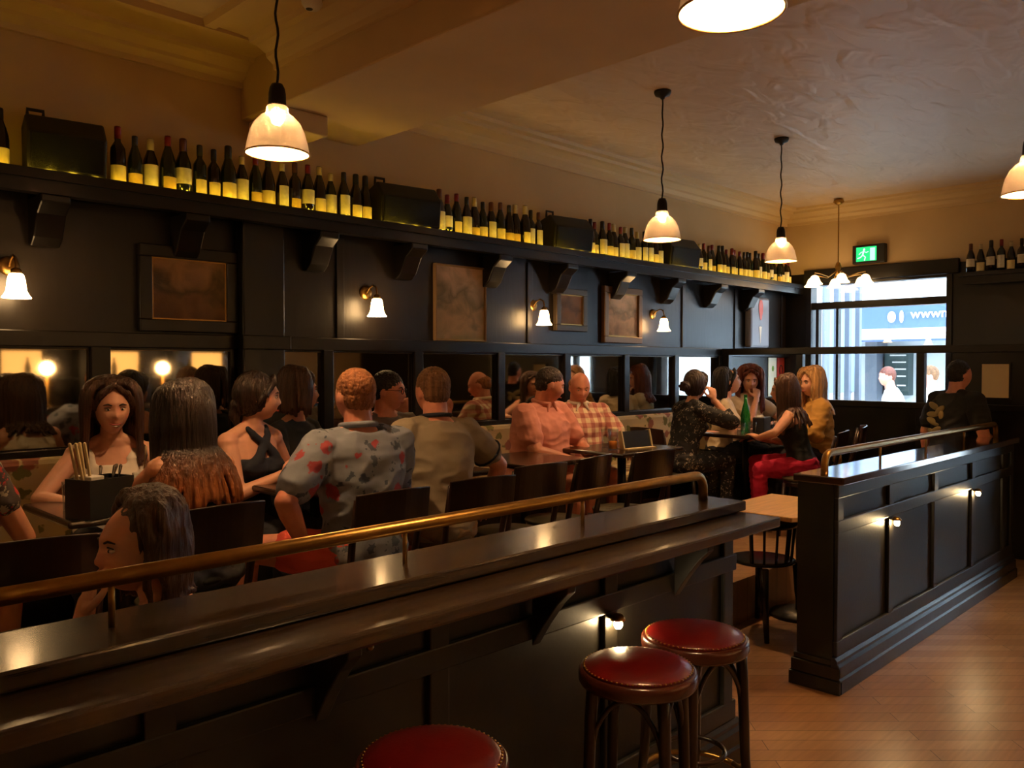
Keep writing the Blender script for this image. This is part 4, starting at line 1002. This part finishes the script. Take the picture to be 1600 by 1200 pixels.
    def sleeves(mb, length, infl, fore=0.0):
        for s in (-1, 1):
            E, W = arms[s]
            if length > 0:
                e = S[s].lerp(E, min(length, 1)); r0 = ur[0] + infl * .8
                mb.ell(S[s], (r0 + .006,) * 3, n=14)
                mb.tube([S[s], S[s].lerp(e, .5), e], [r0 + .004, ur[1] + infl + .004, (ur[2] if length > .6 else ur[1]) + infl + .006], 14)
            if fore > 0: mb.tube([E, E.lerp(W, .4), E.lerp(W, fore)], [fr_[0] + infl, fr_[1] + infl, fr_[2] + infl], 12)
            mb.tube([neck0 + up * .012, S[s] + up * .018], [.036 + infl * .6, .036 + infl], 10)
    if tp:
        c = MB(); inf = tp.get('infl', .010); k = tp.get('kind', 'tee')
        if k in ('tee', 'shirt', 'long'):
            torso(c, inf, -.10, .505 if f else .515)
            sleeves(c, tp.get('sleeve', .6), inf + tp.get('loose', 0) * .5, tp.get('fore', 0))
        elif k == 'tank':
            torso(c, inf, -.10, tp.get('neck', .40))
            for s in (-1, 1):
                c.tube([torso_pt(.38, s * .085, .09), torso_pt(.455, s * .085, .045), torso_pt(.475, s * .082, .0), torso_pt(.45, s * .085, -.055), torso_pt(.38, s * .085, -.085)], tp.get('strap', .016), 8, flat=1.3)
        elif k == 'halter':
            torso(c, inf, -.10, .375)
            for s in (-1, 1):
                c.tube([torso_pt(.33, s * .095, .118), torso_pt(.39, s * .055, .122), torso_pt(.44, s * .01, .098), torso_pt(.485, -s * .045, .066), torso_pt(.515, -s * .062, .02), torso_pt(.520, -s * .05, -.04), torso_pt(.515, 0, -.065)], [.030, .024, .018, .016, .014, .012, .012], 8, flat=1.2)
        elif k == 'tube':
            torso(c, inf, -.10, .37)
        o = remesh(c, 'top', M[tp['m']], root, .007, 5, wr=tp.get('wr', .004), wscale=tp.get('ws', 9), seed=len(label))
        if tp.get('label'): o['label'] = tp['label']
        if tp.get('collar'):
            cm = MB(); pts = []
            for j in range(15):
                a = R(90 + 20 + (320) * j / 14); pts.append(torso_pt(.535 if f else .548, math.cos(a) * (.066 if f else .076), math.sin(a) * (.066 if f else .074) - .006) + V(0, 0, .0))
            cm.tube(pts, tp.get('cr', .014), 8, flat=1.0)
            for s in (-1, 1): cm.tube([pts[0] if s > 0 else pts[-1], (pts[0] if s > 0 else pts[-1]) + Rt @ V(s * -.03 * 1, .02, -.05)], [.015, .005], 8)
            cm.build('collar', M[tp.get('cm', tp['m'])], root, smooth=True)
        if tp.get('cuff'):
            for s in (-1, 1):
                E = arms[s][0]; e = S[s].lerp(E, tp['sleeve']); d = (E - S[s]).normalized(); u, v = frame_of(d); pts = [e + (u * math.cos(2 * math.pi * j / 16) + v * math.sin(2 * math.pi * j / 16)) * (ur[1] + inf + .010) for j in range(17)]
                MB().tube(pts, .006, 6, caps=False).build('cuff', M[tp['cuff']], root, smooth=True)
    bt = bottom or dict(m='c_denim', leg=1)
    if bt:
        c = MB(); inf = .012
        rings = []
        torso(c, inf + .002, -.10, .06, bl=.3)
        for s in (-1, 1):
            Hj, Kn, An, ft, th = legp[s]; e = Hj.lerp(Kn, min(1, bt.get('leg', 1) / .5 if bt.get('leg', 1) < .5 else 1))
            c.tube([Hj, Hj.lerp(e, .5), e], [th[0] + inf, th[1] + inf, (th[3] if bt.get('leg', 1) >= .5 else th[2] + .012) + inf], 14)
            if bt.get('leg', 1) >= .5: c.tube([Kn, Kn.lerp(An, .3), Kn.lerp(An, .92)], [.060, .062, .046], 12)
        remesh(c, bt.get('name', 'trousers'), M[bt['m']], root, .009, 5, wr=.005, wscale=11)
    if shoes:
        for s in (-1, 1):
            Hj, Kn, An, ft, th = legp[s]
            c = MB(); c.tube([An + V(0, 0, -.025) - ft * .03, An + V(0, 0, -.04) + ft * .08, An + V(0, 0, -.056) + ft * .17], [.043, .040, .028], 12)
            remesh(c, 'shoe', M[shoes], root, .008, 3)
    # ------- face details
    if face:
        for s in (-1, 1):
            e = MB().ell(hc + Rh @ V(s * .0305, .0795, .002), (.0112, .010, .0066), M=Rh, n=14).build('eye', M['eye_white'], root, smooth=True)
            MB().ell(hc + Rh @ V(s * .0305, .0875, .002), (.0048, .0030, .0048), M=Rh, n=10).build('iris', M['iris'], e, smooth=True)
            MB().tube([hc + Rh @ V(s * .016, .0925, .0215), hc + Rh @ V(s * .032, .0905, .0270), hc + Rh @ V(s * .049, .0790, .0225)], [.0034, .0036, .0018], 8).build('eyebrow', M[brow], root, smooth=True)
            MB().tube([hc + Rh @ V(s * .018, .0865, .009), hc + Rh @ V(s * .031, .0905, .0125), hc + Rh @ V(s * .045, .0810, .0085)], [.0016, .002, .0014], 6).build('eyelid', M[brow] if f else M[skin], root, smooth=True)
        w_ = .026 if smile else .021; cz = -.0635 if smile else -.069
        MB().tube([hc + Rh @ V(-w_, .0855, cz), hc + Rh @ V(-.010, .0975, -.0690), hc + Rh @ V(.010, .0975, -.0690), hc + Rh @ V(w_, .0855, cz)], [.0018, .0044, .0044, .0018], 8).build('lips', M['lip'], root, smooth=True)
        if smile: MB().tube([hc + Rh @ V(-.017, .0945, -.0735), hc + Rh @ V(0, .0985, -.0765), hc + Rh @ V(.017, .0945, -.0735)], [.0015, .0034, .0015], 8).build('teeth', M['teeth'], root, smooth=True)
    if glasses:
        g = MB()
        for s in (-1, 1):
            pts = [hc + Rh @ V(s * .033 + .023 * math.cos(a), .100 - .1 * abs(.023 * math.cos(a) + 0) , .001 + .016 * math.sin(a)) for a in [2 * math.pi * j / 16 for j in range(17)]]
            g.tube(pts, .0022, 6, caps=False); g.tube([hc + Rh @ V(s * .056, .095, .006), hc + Rh @ V(s * .083, .0, .006)], .002, 6)
        g.tube([hc + Rh @ V(-.010, .104, .004), hc + Rh @ V(.010, .104, .004)], .002, 6)
        g.build('glasses', M['gloss_black'], root, smooth=True)
    # ------- hair
    if hair:
        st = hair['style']; hm = M[hair['m']]; c = MB()
        if st in ('short', 'crop', 'thin'):
            z0 = {'short': .030, 'crop': .036, 'thin': .02}[st]
            ez = {'short': (.0835, .1025, .100), 'crop': (.0815, .100, .091), 'thin': (.083, .092, .05)}[st]
            c.ell(hc + Rh @ V(0, -.014 if st != 'thin' else -.022, z0), ez, M=Rh, n=26)
            c.ell(hc + Rh @ V(0, -.040, -.004), (.073, .068, .070), M=Rh, n=20)
            if hair.get('tuft'): 
                for j in range(9): 
                    xx = -.045 + .011 * j; c.tube([hc + Rh @ V(xx, .03, .112), hc + Rh @ V(xx * 1.1, .075, .118 - abs(xx) * .3), hc + Rh @ V(xx, .085, .100)], [.014, .013, .006], 8)
            remesh(c, 'hair', hm, root, .005, 2, wr=.0025, wscale=60)
        else:
            cp = hair.get('cap', .010); c.ell(hc + Rh @ V(0, -.016 - cp, .014 + cp * .35), (.089, .106, .118), M=Rh, n=30)
            c.ell(hc + Rh @ V(0, -.045, -.02), (.080, .070, .085), M=Rh, n=24)
            Ln = hair.get('len', .38); N = hair.get('n', 84)
            colliders = [(hc + Rh @ V(0, 0, .0), V(.088, .106, .128), Rh), (torso_pt(.30, 0, 0), V(shx + .035, .135, .235), Rt), (torso_pt(.12), V(.165 * gx, .13, .2), Rt)]
            def push(p, r):
                for cc, rr, Mx in colliders:
                    q = Mx.transposed() @ (p - cc); k_ = math.sqrt((q.x / (rr.x + r)) ** 2 + (q.y / (rr.y + r)) ** 2 + (q.z / (rr.z + r)) ** 2)
                    if 1e-3 < k_ < 1: p = cc + Mx @ (q / k_)
                return p
            if st in ('long', 'wavy'):
                for j in range(N):
                    fan = hair.get('fan', 112); a = R(-fan + 2 * fan * j / (N - 1))          # fan round the back from one temple to the other
                    layer = j % 3
                    st_ = hc + Rh @ V(.012 * math.sin(a), .035 - cp * 1.0 - .02 * layer * .5, .118)
                    back = -math.cos(a); sd = math.sin(a)
                    d0 = Rh @ V(sd, back * (1.0 if abs(sd) < .85 else .6), .1); p = st_; pts = [p.copy()]; rr = [.012]
                    step = .03; tot = 0; ln = Ln * (1 - .12 * rnd_.random()) * (1 - .1 * (abs(sd) > .8)); dirn = d0.normalized()
                    while tot < ln + .16:
                        g_ = min(1, tot / .10); dirn = (dirn * (1 - .35 * g_) + V(0, 0, -1) * (.25 + .4 * g_)).normalized()
                        p = p + dirn * step
                        if st == 'wavy': p += Rh @ V(math.cos(a), math.sin(a), 0) * .009 * math.sin(tot * 38 + j * 1.3)
                        p0_ = pts[-1]; p = push(p, .008 + .006 * layer)
                        if (p - p0_).length > 1e-4: dirn = ((p - p0_).normalized() + Rt @ V(0, -.10 * g_ * max(0, back), 0)).normalized()
                        p = p0_ + (p - p0_).normalized() * step if (p - p0_).length > 1e-4 else p0_ + V(0, 0, -step)
                        p = push(p, .008 + .006 * layer); tot += step; pts.append(p.copy())
                        rr.append(.017 - .005 * max(0, (tot - ln * .6) / (ln * .6)) if tot > .1 else .014)
                    c.tube(pts, [max(.006, x) for x in rr], 7)
            if st == 'bun':
                bp_ = hair.get('bun', V(0, -.125, .035)); c.ell(hc + Rh @ bp_, (.042, .040, .040), M=Rh, n=16)
                for j in range(6):
                    a = j * 1.05; c.tube([hc + Rh @ (bp_ + V(.034 * math.cos(a), 0, .034 * math.sin(a))), hc + Rh @ (bp_ + V(.030 * math.cos(a + .9), -.03, .03 * math.sin(a + .9)))], .014, 8)
                c.ell(hc + Rh @ V(0, -.085, .02), (.06, .05, .06), M=Rh, n=16)
            if st == 'updo':
                c.ell(hc + Rh @ V(0, -.090, -.045), (.050, .050, .045), M=Rh, n=16); c.tube([hc + Rh @ V(0, -.10, -.05), hc + Rh @ V(.0, -.115, -.10), hc + Rh @ V(.0, -.10, -.15)], [.035, .028, .012], 10)
            for s in (-1, 1):   # locks by the temples
                if st in ('bun', 'updo') or hair.get('temple', 1):
                    c.tube([hc + Rh @ V(s * .01, .070, .108), hc + Rh @ V(s * .055, .066, .075), hc + Rh @ V(s * .083, .030, .015), hc + Rh @ V(s * .082, -.01, -.035)], [.012, .016, .013, .008], 8)
            remesh(c, 'hair', hm, root, hair.get('vox', .005), hair.get('it', 7), wr=.0035, wscale=42, seed=3, wz=.12)
    if extra: extra(root, hc, Rh, torso_pt, arms)
    return root

D = DZ
# 1 smiling woman on the banquette, white top
person('smiling woman with long brown hair and white top leaning on the caddy table', (1.47, 4.17, D), -108, size=.975, lean=14, hyaw=8, hpitch=2, skin='skin', voxel=.005, seat=.46,
       armL=dict(w=V(-.13, .40, .78), pole=V(-1, -.1, -.3), d=V(1, .35, .1)), armR=dict(w=V(.12, .42, .78), pole=V(1, 0, -.5), d=V(-1, .3, 0)),
       top=dict(kind='tank', m='c_white', neck=.425, strap=.024), hair=dict(style='long', m='h_brown', len=.30, fan=100, cap=.016), smile=True)
# 2 long haired woman, back to the camera
person('woman seen from behind with very long dark hair turning copper at the ends', (1.52, 3.31, D), 97, size=.96, lean=10, hyaw=0, hpitch=6, skin='skin_tan',
       armL=dict(w=V(-.10, .42, .78), pole=V(-1, -.2, -.5)), armR=dict(w=V(.18, .40, .78)),
       top=dict(kind='tank', m='c_black'), hair=dict(style='long', m='h_ombre', len=.50, fan=96, n=150, it=14))
# 3 navy halter
person('woman in navy halter top with tied back hair, seated in profile gesturing over table', (2.06, 4.02, D), -74, lean=10, hyaw=50, hpitch=2, skin='skin', voxel=.005,
       armR=dict(w=V(-.02, .28, .82), pole=V(1, -.2, -1), d=V(-1, .35, .25), n=V(0, .3, 1), curl=.1, side=-1), armL=dict(w=V(-.22, .26, .80), pole=V(-.8, -.3, -1)),
       top=dict(kind='halter', m='c_navy'), hair=dict(style='updo', m='h_dark'))
# 4 woman in black top
person('woman with dark blonde hair and black top raising a hand beside the pilaster', (2.49, 4.26, D), -70, lean=4, hyaw=55, hpitch=-4, skin='skin_tan',
       armR=dict(w=V(.12, .33, .88), pole=V(1, -.2, -.8), d=V(.1, .3, 1), n=V(0, -1, .2), curl=.4), armL=dict(w=V(-.18, .36, .77)),
       top=dict(kind='tee', m='c_black', sleeve=.5), hair=dict(style='long', m='h_brown', len=.16))
# 5 floral shirt man
person('big man in grey floral shirt and coral shorts with his back turned', (2.15, 3.05, D), 84, sex='m', size=1.03, girth=1.03, lean=6, hyaw=0, hpitch=0, skin='skin_pink', voxel=.005, seat=.44,
       armL=dict(w=V(-.26, .05, .58), pole=V(-1, -.6, .1), d=V(-.2, .9, -.3), n=V(0, 0, -1), curl=.2), armR=dict(w=V(.16, .42, .78)),
       legs={-1: dict(k=V(-.40, .30, .54), a=V(-.44, .34, .09), foot=V(-.4, 1, 0)), 1: dict(k=V(.16, .44, .54), a=V(.16, .40, .085))},
       top=dict(kind='shirt', m='floral', sleeve=.72, loose=.012, infl=.016, collar=True, wr=.007, ws=7), bottom=dict(m='c_coral', leg=.28, name='shorts'), hair=dict(style='crop', m='h_ginger'), shoes=None)
# 6 man in glasses
person('dark haired man in glasses facing across the table behind the floral shirt', (3.11, 4.26, D), -92, sex='m', size=1.0, lean=8, hyaw=38, hpitch=2, skin='skin_pink',
       top=dict(kind='tee', m='c_grey', sleeve=.5), hair=dict(style='short', m='h_black'), glasses=True)
# 7 olive polo man
person('man in olive grey polo shirt with his back turned, arm resting on a chair', (2.72, 3.20, D), 84, sex='m', size=1.02, girth=1.02, lean=8, side=2, hyaw=-4, hpitch=2, skin='skin_pink', voxel=.005,
       armR=dict(w=V(.38, .13, .56), pole=V(1, -.2, .4), d=V(.3, .8, -.3), n=V(0, 0, -1), curl=.2), armL=dict(w=V(-.16, .42, .78)),
       top=dict(kind='tee', m='c_olive', sleeve=.62, loose=.008, infl=.014, wr=.006, ws=7, collar=True, cm='c_navy', cr=.011, cuff='c_navy'), bottom=dict(m='c_khaki', leg=.3, name='shorts'), hair=dict(style='crop', m='h_mouse'))
# 8 pink shirt man
person('heavy man with cropped dark hair in salmon pink shirt turned toward his companion', (4.39, 4.13, D), -82, sex='m', size=1.02, girth=1.30, belly=.10, lean=10, hyaw=50, hpitch=14, skin='skin_pink', voxel=.005,
       armR=dict(w=V(.10, .40, .70), pole=V(1.2, -.2, -.6), d=V(-.8, .6, -.1)), armL=dict(w=V(-.10, .42, .70), pole=V(-1, -.2, -.6), d=V(.8, .5, 0)),
       top=dict(kind='shirt', m='c_pink', sleeve=.66, infl=.014, loose=.008, wr=.006, ws=8, collar=True), bottom=dict(m='c_pink', leg=.3, name='shorts'), hair=dict(style='crop', m='h_dark'), neckf=.02)
# 9 plaid man
person('older balding man in pink and cream plaid shirt looking down', (4.99, 4.24, D), -112, sex='m', size=.99, girth=1.22, belly=.08, lean=6, hyaw=-12, hpitch=16, skin='skin_pink', voxel=.005,
       armR=dict(w=V(.16, .38, .62), pole=V(1, -.2, -.8), d=V(-.5, .8, -.1)), armL=dict(w=V(-.20, .42, .72), pole=V(-1, -.2, -.7), d=V(.4, .9, 0)),
       top=dict(kind='shirt', m='plaid', sleeve=.66, infl=.014, loose=.010, wr=.007, ws=8, collar=True, cm='c_white'), bottom=dict(m='c_khaki', leg=.32, name='shorts'), hair=dict(style='thin', m='h_ginger'), brow='h_ginger')
# 10 bun haired woman
person('woman with dark hair in a bun and black floral blouse, hand by her face', (6.02, 3.94, D), -22, lean=14, hyaw=16, hpitch=0, skin='skin', size=1.0,
       armR=dict(w=V(.10, .27, 1.08), pole=V(.7, .3, -1), d=V(-.25, 0, 1), n=V(-1, 0, 0), curl=.7), armL=dict(w=V(-.12, .40, .77)),
       top=dict(kind='long', m='darkfloral', sleeve=1.0, fore=.35, loose=.012, infl=.014, wr=.006), bottom=dict(m='darkfloral', leg=1, name='skirt'), hair=dict(style='bun', m='h_dark', bun=V(0, -.150, -.01)))
# 11 dark haired woman looking up
person('woman with dark hair in profile lifting her chin behind the bun haired woman', (7.00, 4.14, D), -58, lean=6, hyaw=8, hpitch=-12, skin='skin', size=1.0,
       top=dict(kind='tee', m='c_cream', sleeve=.5), hair=dict(style='long', m='h_black', len=.2, fan=72, cap=.022))
# 12 auburn haired woman facing camera
person('auburn haired woman in cream top facing the room with hand over her mouth', (7.48, 4.16, D), -112, lean=8, hyaw=-30, hpitch=8, skin='skin', size=1.01,
       armR=dict(w=V(.02, .22, 1.04), pole=V(.6, .4, -1), d=V(-.25, -.3, 1), n=V(-.3, -1, 0), curl=.8), armL=dict(w=V(-.16, .34, .80), pole=V(-1, 0, -.5), d=V(.8, .4, .2)),
       top=dict(kind='tee', m='c_cream', sleeve=.42, loose=.02, infl=.012), hair=dict(style='long', m='h_red', len=.34))
# 13 long brown haired woman, magenta trousers
person('woman with straight long brown hair, bare arm and magenta trousers, back turned', (6.62, 3.13, D), 108, size=.96, lean=14, hyaw=8, hpitch=0, skin='skin',
       armL=dict(w=V(-.22, .34, .80), pole=V(-1, -.3, -.1), d=V(.6, .8, .3)), armR=dict(w=V(.12, .42, .77)),
       top=dict(kind='tube', m='c_black'), bottom=dict(m='c_magenta', leg=1), hair=dict(style='long', m='h_brown', len=.42),
       legs={-1: dict(k=V(-.34, .30, .54), a=V(-.30, .30, .09))})
# 14 blonde woman
person('blonde woman in mustard blouse leaning in beside the glazed screen', (7.27, 3.25, D), 128, lean=8, hyaw=26, hpitch=2, skin='skin', size=1.0,
       top=dict(kind='shirt', m='c_mustard', sleeve=.9, loose=.02, infl=.022, wr=.009), hair=dict(style='wavy', m='h_blond', len=.36))
# 15 standing man in black T-shirt
def back_print(root, hc, Rh, tp, arms):
    for i, (x, t, rx, rz, a) in enumerate(((-.09, .40, .05, .022, 25), (-.02, .37, .05, .02, -35), (-.10, .33, .055, .02, 0), (-.09, .27, .06, .022, 20), (-.05, .20, .05, .02, -25), (-.10, .18, .04, .02, 30), (.0, .33, .022, .03, 0))):
        c = tp(t, x, -.146 * math.sqrt(max(.1, 1 - (x / .26) ** 2)))
        MB().ell(c, (rx * 1.25, .012, rz * 1.3), M=Matrix.Rotation(R(a), 3, 'Y'), n=14).build('shirt_print', bpy.data.materials.get('faded_olive_print') or mat('faded_olive_print', (150, 134, 92), .9), root, smooth=True)
person('standing man in black T-shirt with a faded olive back print, behind the partition', (7.36, 2.20, 0), -28, sex='m', size=.98, girth=1.08, stand=True, lean=4, hyaw=10, hpitch=2, skin='skin_pink', headw=1.12,
       armL=dict(w=V(-.32, .04, .86), pole=V(-.4, -1, 0), d=V(0, .2, -1), n=V(1, 0, 0)), armR=dict(w=V(.30, .20, .96), pole=V(.4, -1, 0), d=V(0, .6, -.8), n=V(-1, 0, 0)),
       top=dict(kind='tee', m='c_black', sleeve=.66, infl=.016, loose=.012, wr=.006, ws=7), bottom=dict(m='c_denim', leg=1), hair=dict(style='short', m='h_black'), extra=back_print)
# 16 laughing woman by the rail
person('laughing woman with dark wavy hair in profile behind the brass rail, hand at chin', (1.10, 2.23, 0), 150, lean=20, hyaw=30, hpitch=0, skin='skin', voxel=.0042, size=1.04, seat=.385,
       armL=dict(w=V(-.08, .34, .955), pole=V(-.5, .1, -1), d=V(.1, -.2, 1), n=V(.3, -1, 0), curl=.65, spread=2.0), armR=dict(w=V(.14, .40, .77), pole=V(1, -.3, -.6), d=V(-.5, .8, 0)),
       top=dict(kind='tank', m='c_black'), hair=dict(style='wavy', m='h_brown', len=.22, fan=68, temple=0, cap=.016), smile=True)
# 17 person at the left edge
person('woman in red floral dress cut off by the left edge of the picture', (.60, 3.38, D), 60, lean=8, skin='skin_tan', top=dict(kind='tee', m='redfloral', sleeve=.4), bottom=dict(m='redfloral', leg=.45, name='skirt'), hair=dict(style='long', m='h_dark', len=.3), face=False)
# two people outside
person('passer-by in bright white shirt seated at the pavement table, leaning left', (13.95, 4.95, -.02), 110, sex='m', size=1.28, seat=.42, lean=14, side=0, hyaw=30, skin='skin_pink', voxel=.010, face=False, top=dict(kind='shirt', m='c_white', sleeve=.7), hair=dict(style='short', m='h_red'))
person('passer-by in white shirt seen through the last pane of the screen', (13.8, 4.42, -.02), 100, sex='m', size=1.28, seat=.42, lean=2, hyaw=20, skin='skin_pink', voxel=.010, face=False, top=dict(kind='shirt', m='c_white', sleeve=.7), hair=dict(style='short', m='h_mouse'))
t = thing('pavement_bench', 'low steel bench under the two people outside the window', 'bench', (13.75, 4.9, -.02)); MB().box(-.3, .3, -1.0, 1.0, .44, .50).build('seat', steelc, t)
for y in (-.8, .8): MB().box(-.25, .25, y - .03, y + .03, 0, .44).build('leg', steelc, t)
# ---------------------------------------------------------------- bar side (seen in the mirrors)
t = thing('bar_counter', 'long dark bar counter on the opposite side of the room seen in the mirrors', 'counter', (4.5, -2.4, 0))
MB().box(-4.5, 3.0, -.3, .3, 0, 1.06).build('base', M['partition'], t); MB().box(-4.55, 3.05, -.36, .36, 1.06, 1.11).build('counter_top', M['counter'], t, bevel=.01)
t = thing('back_bar', 'tall dark back bar with glowing amber niches seen in the mirrors', 'cabinet', (4.5, -4.18, 0))
MB().box(-4.5, 3.2, 0, .06, 0, 2.7).build('back_panel', M['counter'], t)
for x in (-4.4, -3.0, -1.6, -.2, 1.2, 2.6): MB().box(x - .05, x + .05, .06, .35, 0, 2.7).build('upright', M['joinery'], t)
for z in (1.0, 1.45, 1.9, 2.35): MB().box(-4.4, 2.6, .06, .32, z - .015, z + .015).build('shelf', M['joinery'], t)
glow = emit('amber_niche_light', (1.0, .46, .11), .85)
for x in (-3.7, -.9, .5, 1.9): MB().box(x - .3, x + .22, .062, .07, 1.5, 1.86).build('lit_niche', glow, t)
for i, x in enumerate((3.4, 4.9, 6.4)):
    t = thing('globe_lamp', 'warm globe lamp standing on the bar counter seen in the mirrors', 'lamp', (x, -2.4, 1.11), group='globe lamps on the bar')
    MB().lathe([(.0, 0), (.05, 0), (.05, .02), (.012, .04), (.012, .42), (.0, .42)], n=16).build('stand', M['brass'], t, smooth=True)
    MB().ell((0, 0, .50), (.085, .085, .085), n=20).build('globe', emit('globe_glow', (1.0, .55, .2), 14), t, smooth=True)

rb = random.Random(3)
for i in range(26):
    x = 1.0 + i * .2; z = (1.015, 1.465)[i % 2]
    o = link_mesh('spirit_bottle', bmesh_get(('b', i % 3, i % 2), lambda: MB().lathe(bottle_profile(i % 3), n=20).mesh('spirit_bottle', BG[i % 2], True)), None, (x, -3.98, z)); tag(o, 'dark spirit bottle on the back bar shelves', 'bottle', 'spirit bottles on the back bar')
